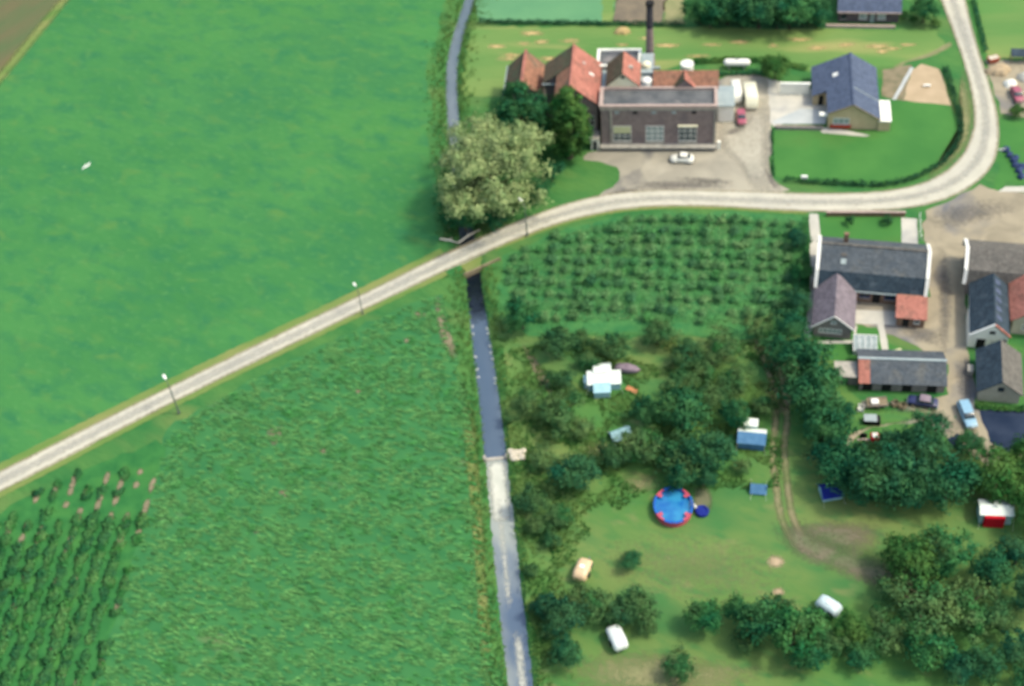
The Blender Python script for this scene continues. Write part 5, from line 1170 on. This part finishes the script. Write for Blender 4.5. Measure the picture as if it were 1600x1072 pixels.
# street lamps
for (bx_, by_), lab in (((280, 646), 'street lamp with white head near the dark row crop beside the straight road'), ((567, 491), 'faint grey street lamp halfway along the straight road, beside the cereal field'), ((824, 369), 'street lamp beside the road bend opposite the willow')):
    p = at(bx_, by_); root = empty('street_lamp', (p.x, p.y, 0), A_R + math.pi / 2, lab, 'street lamp', 'lamps along the road'); root.scale = (.8, .8, .82) if bx_ == 567 else (1, 1, 1)
    MB().tube([(0, 0, 0), (0, 0, 3.0), (0, 0, 6.4)], [.13, .10, .07], 10).build('pole', 'lampmetal', root)
    MB().tube([(0, 0, 6.38), (.3, 0, 6.75), (.9, 0, 6.85)], [.06, .05, .045], 8).build('arm', 'lampmetal', root)
    MB().loft([rrect(h, a, b, x, .1) for x, h, a, b in ((.7, .10, 6.80, 6.95), (.95, .21, 6.74, 7.02), (1.5, .23, 6.74, 7.02), (1.75, .12, 6.8, 6.96))]).build('lamp_head', 'whitepaint', root)
    MB().box(-.16, .16, -.16, .16, 0, .5).build('base_box', 'lampmetal', root)

# hay, rubble, stones, heaps
def heap(name, label, px, py, rx, ry, h, m, cat, seed, group=None, ang=0):
    r = random.Random(seed); rings = []; n = 18; ph = [r.uniform(.8, 1.2) for _ in range(n)]
    for z, k in ((0, 1), (.35, .9), (.7, .65), (.92, .35), (1.0, .1)): rings.append([(rx * k * ph[i] * math.cos(2 * math.pi * i / n) * r.uniform(.92, 1.08), ry * k * ph[i] * math.sin(2 * math.pi * i / n) * r.uniform(.92, 1.08), h * z * r.uniform(.92, 1.06) if z else 0) for i in range(n)])
    o = MB().loft(rings).build(name, m, smooth=False); p = at(px, py); o.location = (p.x, p.y, 0); o.rotation_euler = (0, 0, ang)
    return tag(o, label, cat, group)
heap('haystack', 'golden haystack in the mown field behind the smokestack', 972, 50, 1.5, 1.0, 1.0, 'hay', 'haystack', 1, ang=A_M)
def stone_mesh(seed):
    r = random.Random(seed); mb = MB(); rr = []
    for z, k in ((0, .85), (.35, 1), (.8, .75), (1, .3)): rr.append([(k * math.cos(t) * r.uniform(.75, 1.2), k * math.sin(t) * r.uniform(.75, 1.2), z * r.uniform(.85, 1.1)) for t in np.linspace(0, 2 * math.pi, 8)[:-1]])
    mb.loft(rr); return mb
for i, (py_, sd) in enumerate([(508, -1), (514, 1), (542, 1), (556, -1), (562, 1), (588, -1), (593, 1), (522, 1), (600, 1), (576, -1), (552, 1), (520, -1)]):
    y = at(750, py_, -.45).y; o = stone_mesh(i).build('bank_stone', 'stone'); o.location = (sx(y) + sd * (sw(y) / 2 + .2), y, -.85); o.scale = (.25, .4, .42); o.rotation_euler = (0, 0, .3 * i)
    tag(o, 'pale stone at the water edge of the stream below the bridge', 'stone', 'stones along the stream')
for i in range(16):
    o = stone_mesh(30 + i).build('rubble_stone', 'rubble'); p = at(805 + rng.uniform(-13, 13), 711 + rng.uniform(-6, 6)); s = rng.uniform(.25, .6); o.location = (p.x, p.y, -.03); o.scale = (s * 1.3, s, s * .8); o.rotation_euler = (0, 0, rng.uniform(0, 6))
    tag(o, 'pale broken stone in the rubble pile beside the stream weir', 'stone', 'rubble pile by the weir')
heap('sand_heap', 'brown sand heap beside the road in the builders yard', 1560, 112, 2.2, 1.6, 1.3, 'sand', 'sand heap', 5)
heap('lime_heap', 'whitish heap of lime in the builders yard', 1578, 132, 1.1, 1.0, 1.0, 'white', 'heap', 6)
heap('pale_gravel_heap', 'pale gravel heap at the builders yard edge', 1600, 122, 1.5, 1.3, 1.1, 'paving', 'heap', 7)
p = at(1551, 97); sk = empty('red_skip', (p.x, p.y, 0), .2, 'rusty red open skip at the builders yard corner', 'skip')
MB().hull([(-.7, -.5, .1), (.7, -.5, .1), (.7, .5, .1), (-.7, .5, .1)], [(-1.0, -.65, 1.0), (1.0, -.65, 1.0), (1.0, .65, 1.0), (-1.0, .65, 1.0)]).build('tub', mat('rusty_red', (.36, .09, .05), (.28, .08, .05), scale=2), sk); MB().box(-.85, .85, -.5, .5, 1.003, 1.06).build('load', 'rubble', sk)
for x in (-.5, .5): MB().box(x - .06, x + .06, -.5, .5, 0, .1).build('skid', 'metal', sk)
dk_ = House('dark_lumber_shed', 'low dark open shed roof at the far side of the builders yard', at2(1578, 100), -.2, 'shed')
dk_.slope('bluedark', [(0, 0, 1.6), (5, 0, 1.6), (5, 1.8, 2.0), (0, 1.8, 2.0)], name='roof')
for u in (.1, 2.4, 4.8): dk_.block('post', 'wood', u, u + .12, .1, .22, 0, 1.5); dk_.block('post', 'wood', u, u + .12, 1.5, 1.62, 0, 1.8)
# blue tarpaulin bales on the verge
for i, (x, y) in enumerate([(1571, 236), (1577, 244), (1583, 252), (1588, 260), (1592, 268), (1595, 277), (1586, 249), (1597, 262)]):
    p = at(x, y); o = MB().loft([rrect(h, 0, b, xx, .2) for xx, h, b in ((-.55, .3, .5), (-.4, .42, .7), (.4, .42, .72), (.55, .3, .52))]).build('tarpaulin_bale', 'bale', smooth=True) if False else stone_mesh(70 + i).build('tarpaulin_bale', cloth('bale_cloth', (.025, .04, .10), (.06, .085, .16)) if i == 0 else bpy.data.materials['bale_cloth'])
    o.location = (p.x, p.y, 0); o.scale = (.75, .6, .8); o.rotation_euler = (0, 0, i * .9)
    tag(o, 'dark blue wrapped bale in the pile on the roadside verge', 'bale', 'dark blue bales on the verge')
p = at(1564, 238); o = empty('white_marker_post', (p.x, p.y, 0), 0, 'short white marker board on the verge beside the dark blue bales', 'post')
MB().box(-.06, .06, -.06, .06, 0, .8).build('post', 'whitepaint', o); MB().box(-.6, .6, -.1, -.065, .55, .85).build('board', 'whitepaint', o)
p = at(1256, 284); o = empty('white_sign', (p.x, p.y, 0), A_M, 'small white sign box in the hedge below the bungalow lawn', 'sign')
MB().box(-.06, .06, -.06, .06, 0, .75).build('post', 'whitepaint', o); MB().box(-.5, .5, -.2, .2, .755, 1.25).build('box', 'whitepaint', o)
p = at(1448, 136); o = empty('white_bench', (p.x, p.y, 0), A_M, 'small white bench on the sand plot beside the bungalow', 'bench')
MB().box(-.6, .6, -.2, .2, .4, .46).build('seat', 'whitepaint', o)
for x in (-.5, .5): MB().box(x - .05, x + .05, -.18, .18, 0, .395).build('leg', 'whitepaint', o)
p = at(1516, 330); 
# farm yard clutter
p = at(1370, 634); tr_ = empty('farm_trailer', (p.x, p.y, 0), dirn((1350, 636), (1390, 634)), 'low pink-sided flat trailer standing by the long shed', 'trailer')
MB().box(-1.4, 1.4, -.7, .7, .62, .74).build('bed', 'wood', tr_); MB().box(-1.4, 1.4, -.75, -.705, .62, 1.0).build('side_board', 'coping', tr_); MB().box(-1.4, 1.4, .705, .75, .62, 1.0).build('side_board', 'coping', tr_)
MB().tube([(1.4, 0, .6), (2.4, 0, .4)], .05, 6).build('drawbar', 'metal', tr_); wheels(tr_, (0,), .85, .32, .18)
MB().box(-.9, .1, -.5, .4, .745, 1.15).build('load', 'whitepaint', tr_)
p = at(1366, 692); hw_ = empty('farm_machine', (p.x, p.y, 0), dirn((1330, 692), (1400, 690)), 'old red and black farm machine standing behind the dark trees', 'farm machine')
MB().box(-2.4, 2.4, -.14, .14, .7, .86).build('frame_beam', 'coping', hw_); MB().box(-.6, .5, -.6, .6, .865, 1.5).build('seed_box', 't_red', hw_); MB().box(-.4, .3, -.4, .4, 1.503, 1.7).build('lid', 'whitepaint', hw_)
wheels(hw_, (-1.4, 1.4), .95, .55, .16); MB().tube([(2.3, 0, .75), (3.4, 0, .5)], .06, 6).build('drawbar', 'metal', hw_)
p = at(1362, 660); tb = empty('dark_water_trough', (p.x, p.y, 0), -.2, 'dark rectangular trough with green lid on the shed yard', 'trough')
MB().box(-1.1, 1.1, -.6, .6, 0, .9).build('tub', 'dark', tb); MB().box(-1.15, .6, -.65, .65, .905, 1.0).build('lid', 'zinc', tb)
for i, (x, y, m_) in enumerate([(1352, 634, 'concrete'), (1398, 633, 'wood'), (1410, 637, 'wood'), (1345, 640, 'whitepaint')]):
    p = at(x, y); o = empty('crate', (p.x, p.y, 0), i * .4, ['grey slatted crate beside the pink-sided trailer', 'brown slatted crate between the pink-sided trailer and the other brown crate', 'brown slatted crate beside the navy car', 'white slatted crate on grass near the grey annex'][i], 'crate')
    for z in (.08, .3, .52):
        for s in (-1, 1): MB().box(-.5, .5, *sorted((s * .4, s * .43)), z, z + .16).build('slat', m_, o); MB().box(*sorted((s * .47, s * .5)), -.395, .395, z, z + .16).build('slat', m_, o)
    MB().box(-.46, .46, -.39, .39, .02, .07).build('base', m_, o)
p = at(1402, 552); o = empty('garden_table', (p.x, p.y, 0), .2, 'low yellowish garden table on the back lawn', 'table'); MB().box(-.6, .6, -.35, .35, .5, .56).build('top', 'blind', o)
for x in (-.5, .5):
    for y in (-.28, .28): MB().box(x - .03, x + .03, y - .03, y + .03, 0, .495).build('leg', 'wood', o)
# felled logs by the willow
for i, ((xa, ya), (xb, yb)) in enumerate([((688, 375), (716, 381)), ((716, 381), (750, 360))]):
    a_, b_ = at(xa, ya), at(xb, yb); d_ = b_ - a_
    o = empty('felled_log', a_, math.atan2(d_.y, d_.x), ['short pale bare log lying between meadow and road', 'longer pale bare log lying under the willow by the road'][i], 'log')
    L_ = d_.length; MB().tube([(0, 0, .2), (L_ * .5, .15, .24), (L_, 0, .18)], [.2, .17, .1], 8).build('stem', 'rubble', o); MB().tube([(L_ * .4, .1, .25), (L_ * .6, .6, .4)], [.09, .04], 6).build('branch', 'rubble', o)
# two gulls gliding over the meadow
for i, (x, y) in enumerate([(132, 261), (138, 258)]):
    p = at(x, y, 12); o = empty('white_bird', p, STREAK + .2, 'white bird with spread wings gliding low over the big meadow', 'bird', 'white birds over the meadow')
    MB().loft([[(x_, r * math.cos(t), r * math.sin(t)) for t in np.linspace(0, 2 * math.pi, 9)[:-1]] for x_, r in ((-.32, .02), (-.18, .06), (0, .08), (.16, .065), (.22, .05), (.28, .045), (.36, .008))]).build('body', 'whitepaint', o, smooth=True)
    for s in (-1, 1): MB().slab([(.1, s * .05, .04), (.16, s * .35, .12), (-.06, s * .8, .06), (-.08, s * .3, .1), (-.1, s * .05, .04)], .015).build('wing', 'whitepaint', o)
